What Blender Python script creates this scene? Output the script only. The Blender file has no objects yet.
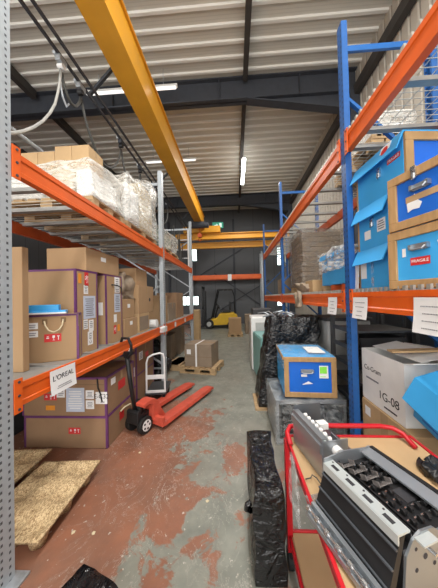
import bpy, bmesh, math, random
from mathutils import Vector, Matrix, noise
PI = math.pi
R = math.radians
rnd = random.Random(7)
S = bpy.context.scene
COL = S.collection

# ------------------------------------------------------------------ camera, world, light, exposure
cam_d = bpy.data.cameras.new('camera')
cam = bpy.data.objects.new('camera', cam_d)
COL.objects.link(cam)
cam_d.sensor_fit = 'VERTICAL'
cam_d.sensor_height = 24.0
cam_d.lens = 24.0 * 220.0 / 588.0
cam_d.shift_x = -4.0 / 588.0
cam_d.clip_start = 0.02
cam.matrix_world = Matrix.Translation((0, 0, 1.55)) @ (Matrix.Rotation(R(3.1), 4, 'Z') @ Matrix.Rotation(R(90.9), 4, 'X') @ Matrix.Rotation(R(-1.4), 4, 'Z'))
S.camera = cam

W = bpy.data.worlds.new('daylight')
S.world = W
W.use_nodes = True
W.node_tree.nodes['Background'].inputs[0].default_value = (1.0, 0.985, 0.95, 1)
W.node_tree.nodes['Background'].inputs[1].default_value = 2.3

def area(name, loc, sx, sy, power, rot=(0, 0, 0), col=(1, 0.98, 0.94)):
    d = bpy.data.lights.new(name, 'AREA')
    d.shape = 'RECTANGLE'; d.size = sx; d.size_y = sy; d.energy = power; d.color = col
    o = bpy.data.objects.new(name, d); COL.objects.link(o)
    o.location = loc; o.rotation_euler = rot
    return o
# rows of roof lights of the hall (above and behind the viewpoint, and further down the aisle)
area('roof_light', (0.5, 1.0, 6.3), 0.6, 2.6, 150)
area('roof_light', (0.5, -1.8, 6.3), 0.6, 2.2, 90)

S.view_settings.view_transform = 'Standard'
S.view_settings.look = 'None'
S.view_settings.gamma = 1
S.view_settings.use_curve_mapping = False
S.view_settings.exposure = 0.5

# ------------------------------------------------------------------ materials
def nodes(name):
    m = bpy.data.materials.new(name); m.use_nodes = True
    nt = m.node_tree
    return m, nt, nt.nodes, nt.links, nt.nodes['Principled BSDF']

def mat(name, col, rough=0.6, metal=0.0, var=0.12, scale=8.0, bump=0.0, bscale=40.0, spec=0.4, coat=0.0, stretch=(1, 1, 1)):
    m, nt, N, L, b = nodes(name)
    tc = N.new('ShaderNodeTexCoord'); mp = N.new('ShaderNodeMapping'); mp.inputs['Scale'].default_value = stretch
    L.new(tc.outputs['Object'], mp.inputs[0])
    nz = N.new('ShaderNodeTexNoise'); nz.inputs['Scale'].default_value = scale; nz.inputs['Detail'].default_value = 5
    L.new(mp.outputs[0], nz.inputs['Vector'])
    cr = N.new('ShaderNodeValToRGB')
    c = Vector(col)
    cr.color_ramp.elements[0].position = 0.3; cr.color_ramp.elements[1].position = 0.7
    cr.color_ramp.elements[0].color = (*[max(0, x * (1 - var)) for x in c], 1)
    cr.color_ramp.elements[1].color = (*[min(1, x * (1 + var)) for x in c], 1)
    L.new(nz.outputs[0], cr.inputs[0]); L.new(cr.outputs[0], b.inputs['Base Color'])
    b.inputs['Roughness'].default_value = rough; b.inputs['Metallic'].default_value = metal
    b.inputs['Specular IOR Level'].default_value = spec
    b.inputs['Coat Weight'].default_value = coat
    if bump:
        n2 = N.new('ShaderNodeTexNoise'); n2.inputs['Scale'].default_value = bscale; n2.inputs['Detail'].default_value = 4
        L.new(mp.outputs[0], n2.inputs['Vector'])
        bp = N.new('ShaderNodeBump'); bp.inputs['Strength'].default_value = bump; bp.inputs['Distance'].default_value = 0.02
        L.new(n2.outputs[0], bp.inputs['Height']); L.new(bp.outputs[0], b.inputs['Normal'])
    return m

def emit(name, col, st):
    m, nt, N, L, b = nodes(name)
    b.inputs['Base Color'].default_value = (*col, 1)
    b.inputs['Emission Color'].default_value = (*col, 1); b.inputs['Emission Strength'].default_value = st
    return m

def film(name, col, dens, rough=0.25, bump=0.5):
    """cling film: part clear, part milky, wrinkled"""
    m, nt, N, L, b = nodes(name)
    out = N['Material Output']
    b.inputs['Base Color'].default_value = (*col, 1); b.inputs['Roughness'].default_value = rough
    b.inputs['Specular IOR Level'].default_value = 0.7
    tr = N.new('ShaderNodeBsdfTransparent'); mx = N.new('ShaderNodeMixShader')
    tc = N.new('ShaderNodeTexCoord'); mp = N.new('ShaderNodeMapping'); mp.inputs['Scale'].default_value = (3, 3, 9)
    mp.inputs['Rotation'].default_value = (0.5, 0.4, 0)
    nz = N.new('ShaderNodeTexNoise'); nz.inputs['Scale'].default_value = 2.6; nz.inputs['Detail'].default_value = 4
    nz.inputs['Distortion'].default_value = 1.2
    L.new(tc.outputs['Object'], mp.inputs[0]); L.new(mp.outputs[0], nz.inputs['Vector'])
    mr = N.new('ShaderNodeMapRange'); mr.inputs[1].default_value = 0.35; mr.inputs[2].default_value = 0.68
    mr.inputs[3].default_value = max(0, dens - 0.3); mr.inputs[4].default_value = min(1, dens + 0.3)
    L.new(nz.outputs[0], mr.inputs[0])
    bp = N.new('ShaderNodeBump'); bp.inputs['Strength'].default_value = bump; bp.inputs['Distance'].default_value = 0.05
    L.new(nz.outputs[0], bp.inputs['Height']); L.new(bp.outputs[0], b.inputs['Normal'])
    L.new(mr.outputs[0], mx.inputs[0]); L.new(tr.outputs[0], mx.inputs[1]); L.new(b.outputs[0], mx.inputs[2])
    L.new(mx.outputs[0], out.inputs[0])
    return m

def blackwrap(name):
    m, nt, N, L, b = nodes(name)
    b.inputs['Base Color'].default_value = (0.008, 0.008, 0.009, 1); b.inputs['Roughness'].default_value = 0.13
    b.inputs['Specular IOR Level'].default_value = 0.5
    tc = N.new('ShaderNodeTexCoord'); mp = N.new('ShaderNodeMapping'); mp.inputs['Scale'].default_value = (5, 5, 6)
    mp.inputs['Rotation'].default_value = (0.5, 0.7, 0.3)
    nz = N.new('ShaderNodeTexNoise'); nz.inputs['Scale'].default_value = 2.2; nz.inputs['Detail'].default_value = 3.5; nz.inputs['Distortion'].default_value = 1.5
    L.new(tc.outputs['Object'], mp.inputs[0]); L.new(mp.outputs[0], nz.inputs['Vector'])
    bp = N.new('ShaderNodeBump'); bp.inputs['Strength'].default_value = 0.75; bp.inputs['Distance'].default_value = 0.05
    L.new(nz.outputs[0], bp.inputs['Height']); L.new(bp.outputs[0], b.inputs['Normal'])
    return m

def floor_mat():
    m, nt, N, L, b = nodes('worn_floor_paint')
    tc = N.new('ShaderNodeTexCoord')
    def nz(sc, det=6, dist=0.0, rough=0.6, off=(0, 0, 0), st=(1, 1, 1)):
        mp = N.new('ShaderNodeMapping'); mp.inputs['Location'].default_value = off; mp.inputs['Scale'].default_value = st
        n = N.new('ShaderNodeTexNoise'); n.inputs['Scale'].default_value = sc; n.inputs['Detail'].default_value = det
        n.inputs['Distortion'].default_value = dist; n.inputs['Roughness'].default_value = rough
        L.new(tc.outputs['Object'], mp.inputs[0]); L.new(mp.outputs[0], n.inputs['Vector']); return n.outputs[0]
    def math_(op, a, c, clamp=False):
        x = N.new('ShaderNodeMath'); x.operation = op; x.use_clamp = clamp
        for i, v in enumerate((a, c)):
            if isinstance(v, (int, float)): x.inputs[i].default_value = v
            else: L.new(v, x.inputs[i])
        return x.outputs[0]
    def ramp(v, a, c):
        r = N.new('ShaderNodeMapRange'); r.inputs[1].default_value = a; r.inputs[2].default_value = c
        L.new(v, r.inputs[0]); return r.outputs[0]
    def mix(f, a, c):
        x = N.new('ShaderNodeMix'); x.data_type = 'RGBA'
        L.new(f, x.inputs[0])
        for i, v in ((6, a), (7, c)):
            if isinstance(v, tuple): x.inputs[i].default_value = (*v, 1)
            else: L.new(v, x.inputs[i])
        return x.outputs[2]
    sep = N.new('ShaderNodeSeparateXYZ'); L.new(tc.outputs['Object'], sep.inputs[0])
    # the aisle's wheel track is worn bare down its middle and towards the far end
    wear = math_('ADD', math_('MULTIPLY', math_('MINIMUM', math_('ADD', sep.outputs['X'], 0.35), 0.3), 0.22), math_('MULTIPLY', ramp(sep.outputs['Y'], 2.6, 5.0), 0.36))
    patches = math_('ADD', math_('ADD', math_('MULTIPLY', nz(2.6, 8, 0.6), 0.8), math_('MULTIPLY', nz(8, 8, 0.8, 0.7, off=(3, 1, 0)), 0.42)), wear)
    bare = ramp(patches, 0.588, 0.63)
    red = mix(ramp(nz(3.3, 5, off=(5, 2, 0)), 0.35, 0.65), (0.295, 0.122, 0.07), (0.205, 0.095, 0.06))
    grey = mix(ramp(nz(4.2, 6, off=(1, 7, 0)), 0.35, 0.65), (0.25, 0.252, 0.21), (0.165, 0.172, 0.145))
    col = mix(bare, red, grey)
    dirt = ramp(nz(1.1, 6, 0.4, off=(8, 8, 0)), 0.45, 0.75)
    col = mix(math_('MULTIPLY', dirt, 0.45), col, (0.17, 0.125, 0.095))
    # pale scrapes and chips
    scr = ramp(nz(2.2, 9, 2.0, 0.7, off=(4, 4, 0), st=(1.6, 1, 1)), 0.494, 0.4985)
    scr2 = ramp(nz(2.2, 9, 2.0, 0.7, off=(4, 4, 0), st=(1.6, 1, 1)), 0.506, 0.5015)
    line = math_('MULTIPLY', math_('MULTIPLY', scr, scr2), ramp(nz(1.7, 3, off=(2, 9, 0)), 0.42, 0.55))
    chips = ramp(nz(26, 2, off=(9, 1, 0)), 0.675, 0.7)
    col = mix(math_('MULTIPLY', math_('MAXIMUM', line, chips), 0.7), col, (0.5, 0.46, 0.4))
    L.new(col, b.inputs['Base Color'])
    b.inputs['Roughness'].default_value = 0.42
    rr = N.new('ShaderNodeMapRange'); rr.inputs[3].default_value = 0.3; rr.inputs[4].default_value = 0.6
    L.new(nz(6, 4), rr.inputs[0]); L.new(rr.outputs[0], b.inputs['Roughness'])
    bp = N.new('ShaderNodeBump'); bp.inputs['Strength'].default_value = 0.25; bp.inputs['Distance'].default_value = 0.01
    L.new(nz(30, 5), bp.inputs['Height']); L.new(bp.outputs[0], b.inputs['Normal'])
    return m

def chipboard():
    m, nt, N, L, b = nodes('pressed_wood_chips')
    tc = N.new('ShaderNodeTexCoord')
    v = N.new('ShaderNodeTexVoronoi'); v.inputs['Scale'].default_value = 190
    mp = N.new('ShaderNodeMapping'); mp.inputs['Scale'].default_value = (1, 0.5, 1); mp.inputs['Rotation'].default_value = (0, 0, 0.6)
    L.new(tc.outputs['Object'], mp.inputs[0]); L.new(mp.outputs[0], v.inputs['Vector'])
    cr = N.new('ShaderNodeValToRGB'); e = cr.color_ramp.elements
    e[0].color = (0.22, 0.13, 0.055, 1); e[1].color = (0.66, 0.5, 0.29, 1); e[1].position = 0.9
    x = e.new(0.45); x.color = (0.48, 0.335, 0.175, 1)
    sx = N.new('ShaderNodeSeparateColor'); L.new(v.outputs['Color'], sx.inputs[0])
    L.new(sx.outputs[0], cr.inputs[0]); L.new(cr.outputs[0], b.inputs['Base Color'])
    b.inputs['Roughness'].default_value = 0.75
    bp = N.new('ShaderNodeBump'); bp.inputs['Strength'].default_value = 0.3; bp.inputs['Distance'].default_value = 0.01
    L.new(sx.outputs[1], bp.inputs['Height']); L.new(bp.outputs[0], b.inputs['Normal'])
    return m

def perforated(name, col, dark, pitch, wx, wz, rough=0.45, metal=0.5, axis='X'):
    """steel post punched with a column of slots (pattern in local x / z)"""
    m, nt, N, L, b = nodes(name)
    tc = N.new('ShaderNodeTexCoord'); sp = N.new('ShaderNodeSeparateXYZ'); L.new(tc.outputs['Object'], sp.inputs[0])
    def mm(op, a, c):
        x = N.new('ShaderNodeMath'); x.operation = op
        for i, v in enumerate((a, c)):
            if isinstance(v, (int, float)): x.inputs[i].default_value = v
            else: L.new(v, x.inputs[i])
        return x.outputs[0]
    zf = mm('FRACT', mm('DIVIDE', sp.outputs['Z'], pitch), 0)
    zin = mm('LESS_THAN', zf, wz)
    ax = mm('ABSOLUTE', sp.outputs[axis], 0)
    band = mm('LESS_THAN', mm('ABSOLUTE', mm('SUBTRACT', ax, 0.022), 0), wx)
    f = mm('MULTIPLY', zin, band)
    mx = N.new('ShaderNodeMix'); mx.data_type = 'RGBA'
    nz = N.new('ShaderNodeTexNoise'); nz.inputs['Scale'].default_value = 22
    L.new(tc.outputs['Object'], nz.inputs['Vector'])
    cr = N.new('ShaderNodeValToRGB'); cr.color_ramp.elements[0].color = (*[c * 0.8 for c in col], 1); cr.color_ramp.elements[1].color = (*[min(1, c * 1.15) for c in col], 1)
    L.new(nz.outputs[0], cr.inputs[0])
    L.new(f, mx.inputs[0]); L.new(cr.outputs[0], mx.inputs[6]); mx.inputs[7].default_value = (*dark, 1)
    L.new(mx.outputs[2], b.inputs['Base Color'])
    b.inputs['Roughness'].default_value = rough; b.inputs['Metallic'].default_value = metal
    return m

def cladding(name, col, pitch, axis, gap=0.06, dark=0.6):
    m, nt, N, L, b = nodes(name)
    tc = N.new('ShaderNodeTexCoord'); sp = N.new('ShaderNodeSeparateXYZ'); L.new(tc.outputs['Object'], sp.inputs[0])
    d = N.new('ShaderNodeMath'); d.operation = 'DIVIDE'; d.inputs[1].default_value = pitch; L.new(sp.outputs[axis], d.inputs[0])
    f = N.new('ShaderNodeMath'); f.operation = 'FRACT'; L.new(d.outputs[0], f.inputs[0])
    g = N.new('ShaderNodeMath'); g.operation = 'LESS_THAN'; g.inputs[1].default_value = gap; L.new(f.outputs[0], g.inputs[0])
    mx = N.new('ShaderNodeMix'); mx.data_type = 'RGBA'; L.new(g.outputs[0], mx.inputs[0])
    mx.inputs[6].default_value = (*col, 1); mx.inputs[7].default_value = (*[c * dark for c in col], 1)
    L.new(mx.outputs[2], b.inputs['Base Color']); b.inputs['Roughness'].default_value = 0.6
    return m

def blue_panel():
    return mat('blue_corrugated_plastic', (0.02, 0.27, 0.66), 0.4, var=0.08, scale=3)

M = dict(
    floor=floor_mat(),
    deck_white=mat('ceiling_white_flange', (0.8, 0.79, 0.74), 0.55, var=0.04, scale=2),
    deck_pan=cladding('ceiling_perforated_pan', (0.6, 0.58, 0.52), 0.056, 'Y', 0.3, 0.9),
    steel_dark=mat('dark_painted_steel', (0.045, 0.05, 0.062), 0.55, var=0.1),
    steel_brown=mat('dark_brown_purlin', (0.05, 0.045, 0.042), 0.55, var=0.1),
    wall_dark=cladding('dark_grey_wall_panels', (0.105, 0.11, 0.118), 1.15, 'X', 0.02, 0.45),
    wall_light=cladding('light_ribbed_cladding', (0.46, 0.42, 0.36), 0.19, 'Y', 0.16, 0.74),
    wall_side=cladding('grey_side_cladding', (0.07, 0.072, 0.08), 0.5, 'Y', 0.05, 0.6),
    crane=mat('crane_yellow', (0.72, 0.34, 0.025), 0.4, var=0.06, scale=3),
    galv=mat('galvanised_steel', (0.42, 0.45, 0.48), 0.4, 0.6, var=0.2, scale=30),
    post=perforated('galvanised_slotted_post', (0.42, 0.46, 0.49), (0.07, 0.075, 0.085), 0.04, 0.006, 0.38, 0.5, 0.25),
    bluepost=perforated('blue_slotted_post', (0.012, 0.095, 0.32), (0.006, 0.02, 0.08), 0.05, 0.007, 0.4, 0.4, 0.0),
    blue_steel=mat('blue_painted_steel', (0.014, 0.105, 0.34), 0.4, var=0.1),
    navy=mat('navy_painted_steel', (0.01, 0.018, 0.09), 0.4, var=0.1),
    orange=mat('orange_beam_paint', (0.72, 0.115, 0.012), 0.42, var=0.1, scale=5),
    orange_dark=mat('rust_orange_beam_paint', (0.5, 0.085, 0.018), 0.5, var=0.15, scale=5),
    bar=mat('deck_bar_grey', (0.35, 0.345, 0.33), 0.45, 0.4, var=0.1),
    wire=mat('zinc_wire', (0.5, 0.49, 0.45), 0.4, 0.6, var=0.1),
    kraft=mat('kraft_cardboard', (0.37, 0.235, 0.125), 0.8, var=0.07, scale=5, stretch=(1, 1, 0.3)),
    kraft2=mat('pale_cardboard', (0.47, 0.315, 0.165), 0.8, var=0.07, scale=5),
    kraft3=mat('brown_cardboard', (0.285, 0.17, 0.095), 0.8, var=0.08, scale=5),
    kraft4=mat('dull_cardboard', (0.25, 0.19, 0.135), 0.8, var=0.1, scale=5),
    seam=mat('cardboard_seam', (0.2, 0.125, 0.065), 0.85),
    tape=mat('clear_brown_tape', (0.45, 0.3, 0.16), 0.25, var=0.05),
    purple=mat('purple_edge_tape', (0.13, 0.035, 0.13), 0.5, var=0.15),
    paper=mat('white_paper', (0.78, 0.78, 0.78), 0.7, var=0.03),
    paper_blue=mat('bluish_document_pouch', (0.5, 0.55, 0.66), 0.3, var=0.06),
    ink=mat('black_ink', (0.03, 0.03, 0.035), 0.7),
    ink_grey=mat('grey_ink', (0.22, 0.22, 0.24), 0.7),
    red_label=mat('red_label', (0.6, 0.03, 0.03), 0.5, var=0.05),
    orange_label=mat('orange_label', (0.75, 0.28, 0.03), 0.5, var=0.05),
    green_label=mat('green_label', (0.25, 0.75, 0.08), 0.5, var=0.05),
    strap=mat('cream_strap', (0.6, 0.5, 0.33), 0.6, var=0.08),
    wood=mat('pallet_wood', (0.43, 0.29, 0.155), 0.75, var=0.25, scale=9, stretch=(1, 6, 6)),
    ply=mat('crate_frame_plywood', (0.4, 0.24, 0.105), 0.65, var=0.14, scale=7, stretch=(6, 1, 1)),
    chip=chipboard(),
    blue=blue_panel(),
    blue_sky=mat('light_blue_plastic', (0.05, 0.37, 0.77), 0.35, var=0.07, scale=4),
    blue_deep=mat('royal_blue_panel', (0.012, 0.13, 0.57), 0.35, var=0.06, scale=4),
    film=film('milky_stretch_film', (0.85, 0.84, 0.79), 0.45, 0.25, 0.3),
    clear=film('clear_stretch_film', (0.75, 0.77, 0.77), 0.04, 0.12),
    brownfilm=film('dusty_stretch_film', (0.3, 0.27, 0.235), 0.4),
    black=blackwrap('black_stretch_wrap'),
    matt_black=mat('black_plastic', (0.014, 0.014, 0.015), 0.4, var=0.2),
    rubber=mat('black_rubber', (0.012, 0.012, 0.012), 0.6, var=0.2),
    truck_red=mat('faded_red_paint', (0.56, 0.085, 0.05), 0.42, var=0.14, scale=10),
    trolley_red=mat('gloss_red_tube', (0.5, 0.012, 0.02), 0.3, var=0.08),
    chrome=mat('bright_steel', (0.6, 0.61, 0.62), 0.22, 0.9, var=0.06),
    sheet=mat('zinc_sheet_metal', (0.36, 0.39, 0.42), 0.35, 0.75, var=0.07, scale=4),
    sheet_light=mat('light_zinc_sheet', (0.58, 0.63, 0.62), 0.35, 0.45, var=0.05, scale=4),
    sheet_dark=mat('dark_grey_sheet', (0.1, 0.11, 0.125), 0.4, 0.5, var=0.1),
    white_plastic=mat('white_plastic', (0.75, 0.75, 0.74), 0.35, var=0.03),
    white_card=mat('white_carton_board', (0.82, 0.82, 0.8), 0.6, var=0.05),
    teal=mat('pale_teal_enamel', (0.2, 0.42, 0.4), 0.4, var=0.06),
    cab_grey=mat('grey_enamel', (0.42, 0.42, 0.41), 0.45, var=0.1),
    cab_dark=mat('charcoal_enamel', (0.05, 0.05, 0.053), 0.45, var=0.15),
    yellow=mat('forklift_yellow', (0.62, 0.38, 0.02), 0.4, var=0.06),
    cable_grey=mat('grey_cable', (0.4, 0.4, 0.38), 0.45, 0.1),
    cable_dark=mat('dark_cable', (0.06, 0.06, 0.055), 0.5),
    sack=mat('brown_packing_paper', (0.3, 0.235, 0.17), 0.8, var=0.2, scale=12, bump=0.6, bscale=18),
    green_glass=mat('green_tinted_plastic', (0.24, 0.36, 0.3), 0.2, var=0.2),
    clear_plastic=film('smoky_clear_plastic', (0.32, 0.29, 0.28), 0.3, 0.08, 0.1),
    clear_guide=mat('smoky_plastic_guide', (0.16, 0.145, 0.14), 0.12, var=0.35, scale=60, spec=0.8),
    tube_dim=emit('weak_fluorescent_tube', (1, 0.99, 0.95), 0.7),
    tube=emit('fluorescent_tube', (1, 0.98, 0.92), 9),
    daylight=emit('daylit_window_pane', (0.78, 0.95, 0.92), 2.2),
    exit=emit('green_exit_panel', (0.08, 0.42, 0.28), 0.35),
    exit_white=emit('exit_pictogram', (0.8, 1, 0.9), 0.6),
)

# ------------------------------------------------------------------ mesh builder
class MB:
    def __init__(s): s.bm = bmesh.new()
    def b(s, x0, x1, y0, y1, z0, z1, rot=None):
        vs = [s.bm.verts.new((x, y, z)) for x in (x0, x1) for y in (y0, y1) for z in (z0, z1)]
        if rot:
            c = Vector(((x0 + x1) / 2, (y0 + y1) / 2, (z0 + z1) / 2))
            for v in vs: v.co = rot @ (v.co - c) + c
        for f in ((0, 1, 3, 2), (4, 6, 7, 5), (0, 4, 5, 1), (2, 3, 7, 6), (0, 2, 6, 4), (1, 5, 7, 3)):
            s.bm.faces.new([vs[i] for i in f])
        return s
    def bar(s, p, q, w, h, up=(0, 0, 1)):
        p, q = Vector(p), Vector(q); d = (q - p).normalized(); u = Vector(up)
        if abs(d.dot(u)) > 0.97: u = Vector((0, 1, 0))
        a = d.cross(u).normalized(); c = a.cross(d).normalized()
        vs = []
        for o in (p, q):
            for i, j in ((-1, -1), (1, -1), (1, 1), (-1, 1)):
                vs.append(s.bm.verts.new(o + a * i * w / 2 + c * j * h / 2))
        for f in ((0, 3, 2, 1), (4, 5, 6, 7), (0, 1, 5, 4), (1, 2, 6, 5), (2, 3, 7, 6), (3, 0, 4, 7)):
            s.bm.faces.new([vs[i] for i in f])
        return s
    def tube(s, pts, r, seg=8, radii=None):
        pts = [Vector(p) for p in pts]; rings = []; n = len(pts); prev = None
        for i, p in enumerate(pts):
            t = (pts[min(i + 1, n - 1)] - pts[max(i - 1, 0)]).normalized()
            if prev is None:
                u = Vector((0, 0, 1)) if abs(t.z) < 0.9 else Vector((1, 0, 0))
                a = t.cross(u).normalized()
            else:
                a = (prev - t * prev.dot(t)).normalized()
            prev = a; c = t.cross(a)
            rr = radii[i] if radii else r
            rings.append([s.bm.verts.new(p + (a * math.cos(2 * PI * k / seg) + c * math.sin(2 * PI * k / seg)) * rr) for k in range(seg)])
        for A, B in zip(rings, rings[1:]):
            for k in range(seg):
                s.bm.faces.new((A[k], A[(k + 1) % seg], B[(k + 1) % seg], B[k]))
        s.bm.faces.new(rings[0][::-1]); s.bm.faces.new(rings[-1])
        return s
    def cyl(s, p, q, r, seg=16, r2=None): return s.tube([p, q], r, seg, [r, r if r2 is None else r2])
    def prism(s, poly, axis, a0, a1):
        def P(u, v, a): return {'x': (a, u, v), 'y': (u, a, v), 'z': (u, v, a)}[axis]
        A = [s.bm.verts.new(P(u, v, a0)) for u, v in poly]; B = [s.bm.verts.new(P(u, v, a1)) for u, v in poly]
        n = len(poly)
        s.bm.faces.new(A); s.bm.faces.new(B[::-1])
        for k in range(n): s.bm.faces.new((A[k], B[k], B[(k + 1) % n], A[(k + 1) % n]))
        return s
    def lump(s, x0, x1, y0, y1, z0, z1, n=(10, 10, 8), amp=0.03, freq=6.0, seed=0.0, f=None, keep_base=True):
        """a box grown as a fine grid and pushed about by noise: wrapped loads, sacks"""
        c = {}
        def V(i, j, k):
            key = (i, j, k)
            if key not in c:
                p = Vector((x0 + (x1 - x0) * i / n[0], y0 + (y1 - y0) * j / n[1], z0 + (z1 - z0) * k / n[2]))
                if f: p = Vector(f(p))
                q = p * freq + Vector((seed, seed * 2, seed * 3))
                d = Vector((noise.noise(q), noise.noise(q + Vector((31, 7, 3))), noise.noise(q + Vector((3, 57, 11))))) * amp
                if keep_base and k == 0: d = Vector((d.x * 0.3, d.y * 0.3, 0))
                c[key] = s.bm.verts.new(p + d)
            return c[key]
        nx, ny, nz = n
        for i in range(nx):
            for j in range(ny):
                s.bm.faces.new((V(i, j, 0), V(i, j + 1, 0), V(i + 1, j + 1, 0), V(i + 1, j, 0)))
                s.bm.faces.new((V(i, j, nz), V(i + 1, j, nz), V(i + 1, j + 1, nz), V(i, j + 1, nz)))
        for i in range(nx):
            for k in range(nz):
                s.bm.faces.new((V(i, 0, k), V(i + 1, 0, k), V(i + 1, 0, k + 1), V(i, 0, k + 1)))
                s.bm.faces.new((V(i, ny, k), V(i, ny, k + 1), V(i + 1, ny, k + 1), V(i + 1, ny, k)))
        for j in range(ny):
            for k in range(nz):
                s.bm.faces.new((V(0, j, k), V(0, j, k + 1), V(0, j + 1, k + 1), V(0, j + 1, k)))
                s.bm.faces.new((V(nx, j, k), V(nx, j + 1, k), V(nx, j + 1, k + 1), V(nx, j, k + 1)))
        return s

def obj(name, mb, m, parent=None, smooth=False, bev=0.0, loc=None, rot=None):
    me = bpy.data.meshes.new(name)
    bmesh.ops.recalc_face_normals(mb.bm, faces=mb.bm.faces)
    mb.bm.to_mesh(me); mb.bm.free()
    o = bpy.data.objects.new(name, me); COL.objects.link(o)
    if m: me.materials.append(m)
    if smooth:
        for p in me.polygons: p.use_smooth = True
    if bev:
        md = o.modifiers.new('bevel', 'BEVEL'); md.width = bev; md.segments = 2; md.limit_method = 'ANGLE'; md.angle_limit = R(40)
    if parent: o.parent = parent
    if loc: o.location = loc
    if rot: o.rotation_euler = rot
    return o

def objs(name, mb, m, parent=None, **k):
    """the same, but every separate piece becomes an object of its own"""
    bm = mb.bm; seen = set(); out = []
    for v in list(bm.verts):
        if v in seen: continue
        comp = []; st = [v]; seen.add(v)
        while st:
            a = st.pop(); comp.append(a)
            for e in a.link_edges:
                b_ = e.other_vert(a)
                if b_ not in seen: seen.add(b_); st.append(b_)
        n = MB(); mp = {a: n.bm.verts.new(a.co) for a in comp}
        for f in {f for a in comp for f in a.link_faces}: n.bm.faces.new([mp[a] for a in f.verts])
        out.append(obj(name, n, m, parent, **k))
    bm.free()
    return out

def tag(o, label, cat, group=None, kind=None):
    o['label'] = label; o['category'] = cat
    if group: o['group'] = group
    if kind: o['kind'] = kind
    return o

def thing(name, label, cat, loc=(0, 0, 0), rz=0.0, group=None, rx=0.0, ry=0.0):
    o = bpy.data.objects.new(name, None); COL.objects.link(o)
    o.empty_display_size = 0.1
    o.location = loc; o.rotation_euler = (rx, ry, rz)
    return tag(o, label, cat, group)

def struct(name, mb, m, **k):
    o = obj(name, mb, m, **k); o['kind'] = 'structure'; return o

def text(name, s, size, m, parent, loc, rot, align='CENTER', extr=0.0006):
    cu = bpy.data.curves.new(name, 'FONT'); cu.body = s; cu.size = size; cu.align_x = align; cu.align_y = 'CENTER'; cu.extrude = extr
    tmp = bpy.data.objects.new(name + '_tmp', cu)
    me = bpy.data.meshes.new_from_object(tmp)
    bpy.data.objects.remove(tmp); bpy.data.curves.remove(cu)
    o = bpy.data.objects.new(name, me); COL.objects.link(o); me.materials.append(m)
    o.parent = parent; o.location = loc; o.rotation_euler = rot
    return o

FR = {'f': (PI / 2, 0, 0), 'r': (PI / 2, 0, PI / 2), 'l': (PI / 2, 0, -PI / 2), 't': (0, 0, 0)}
def on_face(face, d, u, z, off):
    """centre point on a face of a box with dims d = (x0,x1,y0,y1,z0,z1)"""
    return {'f': (u, d[2] - off, z), 'r': (d[1] + off, u, z), 'l': (d[0] - off, u, z), 't': (u, z, d[5] + off)}[face]
def sticker(parent, d, face, u, z, w, h, m, name='label', t=0.0015, label=None):
    a, e, c = on_face(face, d, u, z, t / 2 + 0.0004)
    mb = MB()
    if face == 'f': mb.b(a - w / 2, a + w / 2, e - t / 2, e + t / 2, c - h / 2, c + h / 2)
    elif face == 't': mb.b(a - w / 2, a + w / 2, e - h / 2, e + h / 2, c - t / 2, c + t / 2)
    else: mb.b(a - t / 2, a + t / 2, e - w / 2, e + w / 2, c - h / 2, c + h / 2)
    o = obj(name, mb, m, parent)
    if label: o['label'] = label
    return o
def printing(parent, d, face, u, z, s, size, m, rot=0.0, name='lettering', off=0.0028):
    r = Matrix.Rotation(FR[face][2], 4, 'Z') @ Matrix.Rotation(FR[face][0], 4, 'X') @ Matrix.Rotation(rot, 4, 'Z')
    return text(name, s, size, m, parent, on_face(face, d, u, z, off), r.to_euler())
def ink_lines(parent, d, face, u, z, w, h, n, m=None):
    """rows of small unreadable print"""
    mb = MB()
    for i in range(n):
        zz = z + h / 2 - h * (i + 0.5) / n; ww = w * (0.65 + 0.35 * rnd.random())
        p = on_face(face, d, u, zz, 0.0026)
        if face == 'f': mb.b(p[0] - ww / 2, p[0] + ww / 2, p[1] - 0.0004, p[1] + 0.0004, zz - h / n * 0.22, zz + h / n * 0.22)
        else: mb.b(p[0] - 0.0004, p[0] + 0.0004, p[1] - ww / 2, p[1] + ww / 2, zz - h / n * 0.22, zz + h / n * 0.22)
    return obj('print', mb, m or M['ink_grey'], parent)
def pictograms(parent, d, face, u, z, w, h):
    """white glass / arrows / umbrella marks on a red handling label"""
    mb = MB()
    def q(du, dz, ww, hh):
        p = on_face(face, d, u + (du if face != 'l' else -du), z + dz, 0.0026)
        if face == 'f': mb.b(p[0] - ww / 2, p[0] + ww / 2, p[1] - 0.0004, p[1] + 0.0004, p[2] - hh / 2, p[2] + hh / 2)
        else: mb.b(p[0] - 0.0004, p[0] + 0.0004, p[1] - ww / 2, p[1] + ww / 2, p[2] - hh / 2, p[2] + hh / 2)
    q(-w * .3, 0, w * .16, h * .12); q(-w * .3, h * .18, w * .1, h * .1)
    q(w * .05, h * .15, w * .14, h * .3); q(w * .05, -h * .12, w * .03, h * .3); q(w * .05, -h * .28, w * .12, h * .06)
    q(w * .33, -h * .05, w * .04, h * .45); q(w * .33, h * .2, w * .14, h * .1)
    return obj('pictogram', mb, M['paper'], parent)
def handling_label(parent, d, face, u, z, w=0.11, h=0.06):
    o = sticker(parent, d, face, u, z, w, h, M['red_label'], 'handling_label', label='red handling label with white pictograms')
    pictograms(o, d, face, u, z, w, h)
    return o

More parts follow.
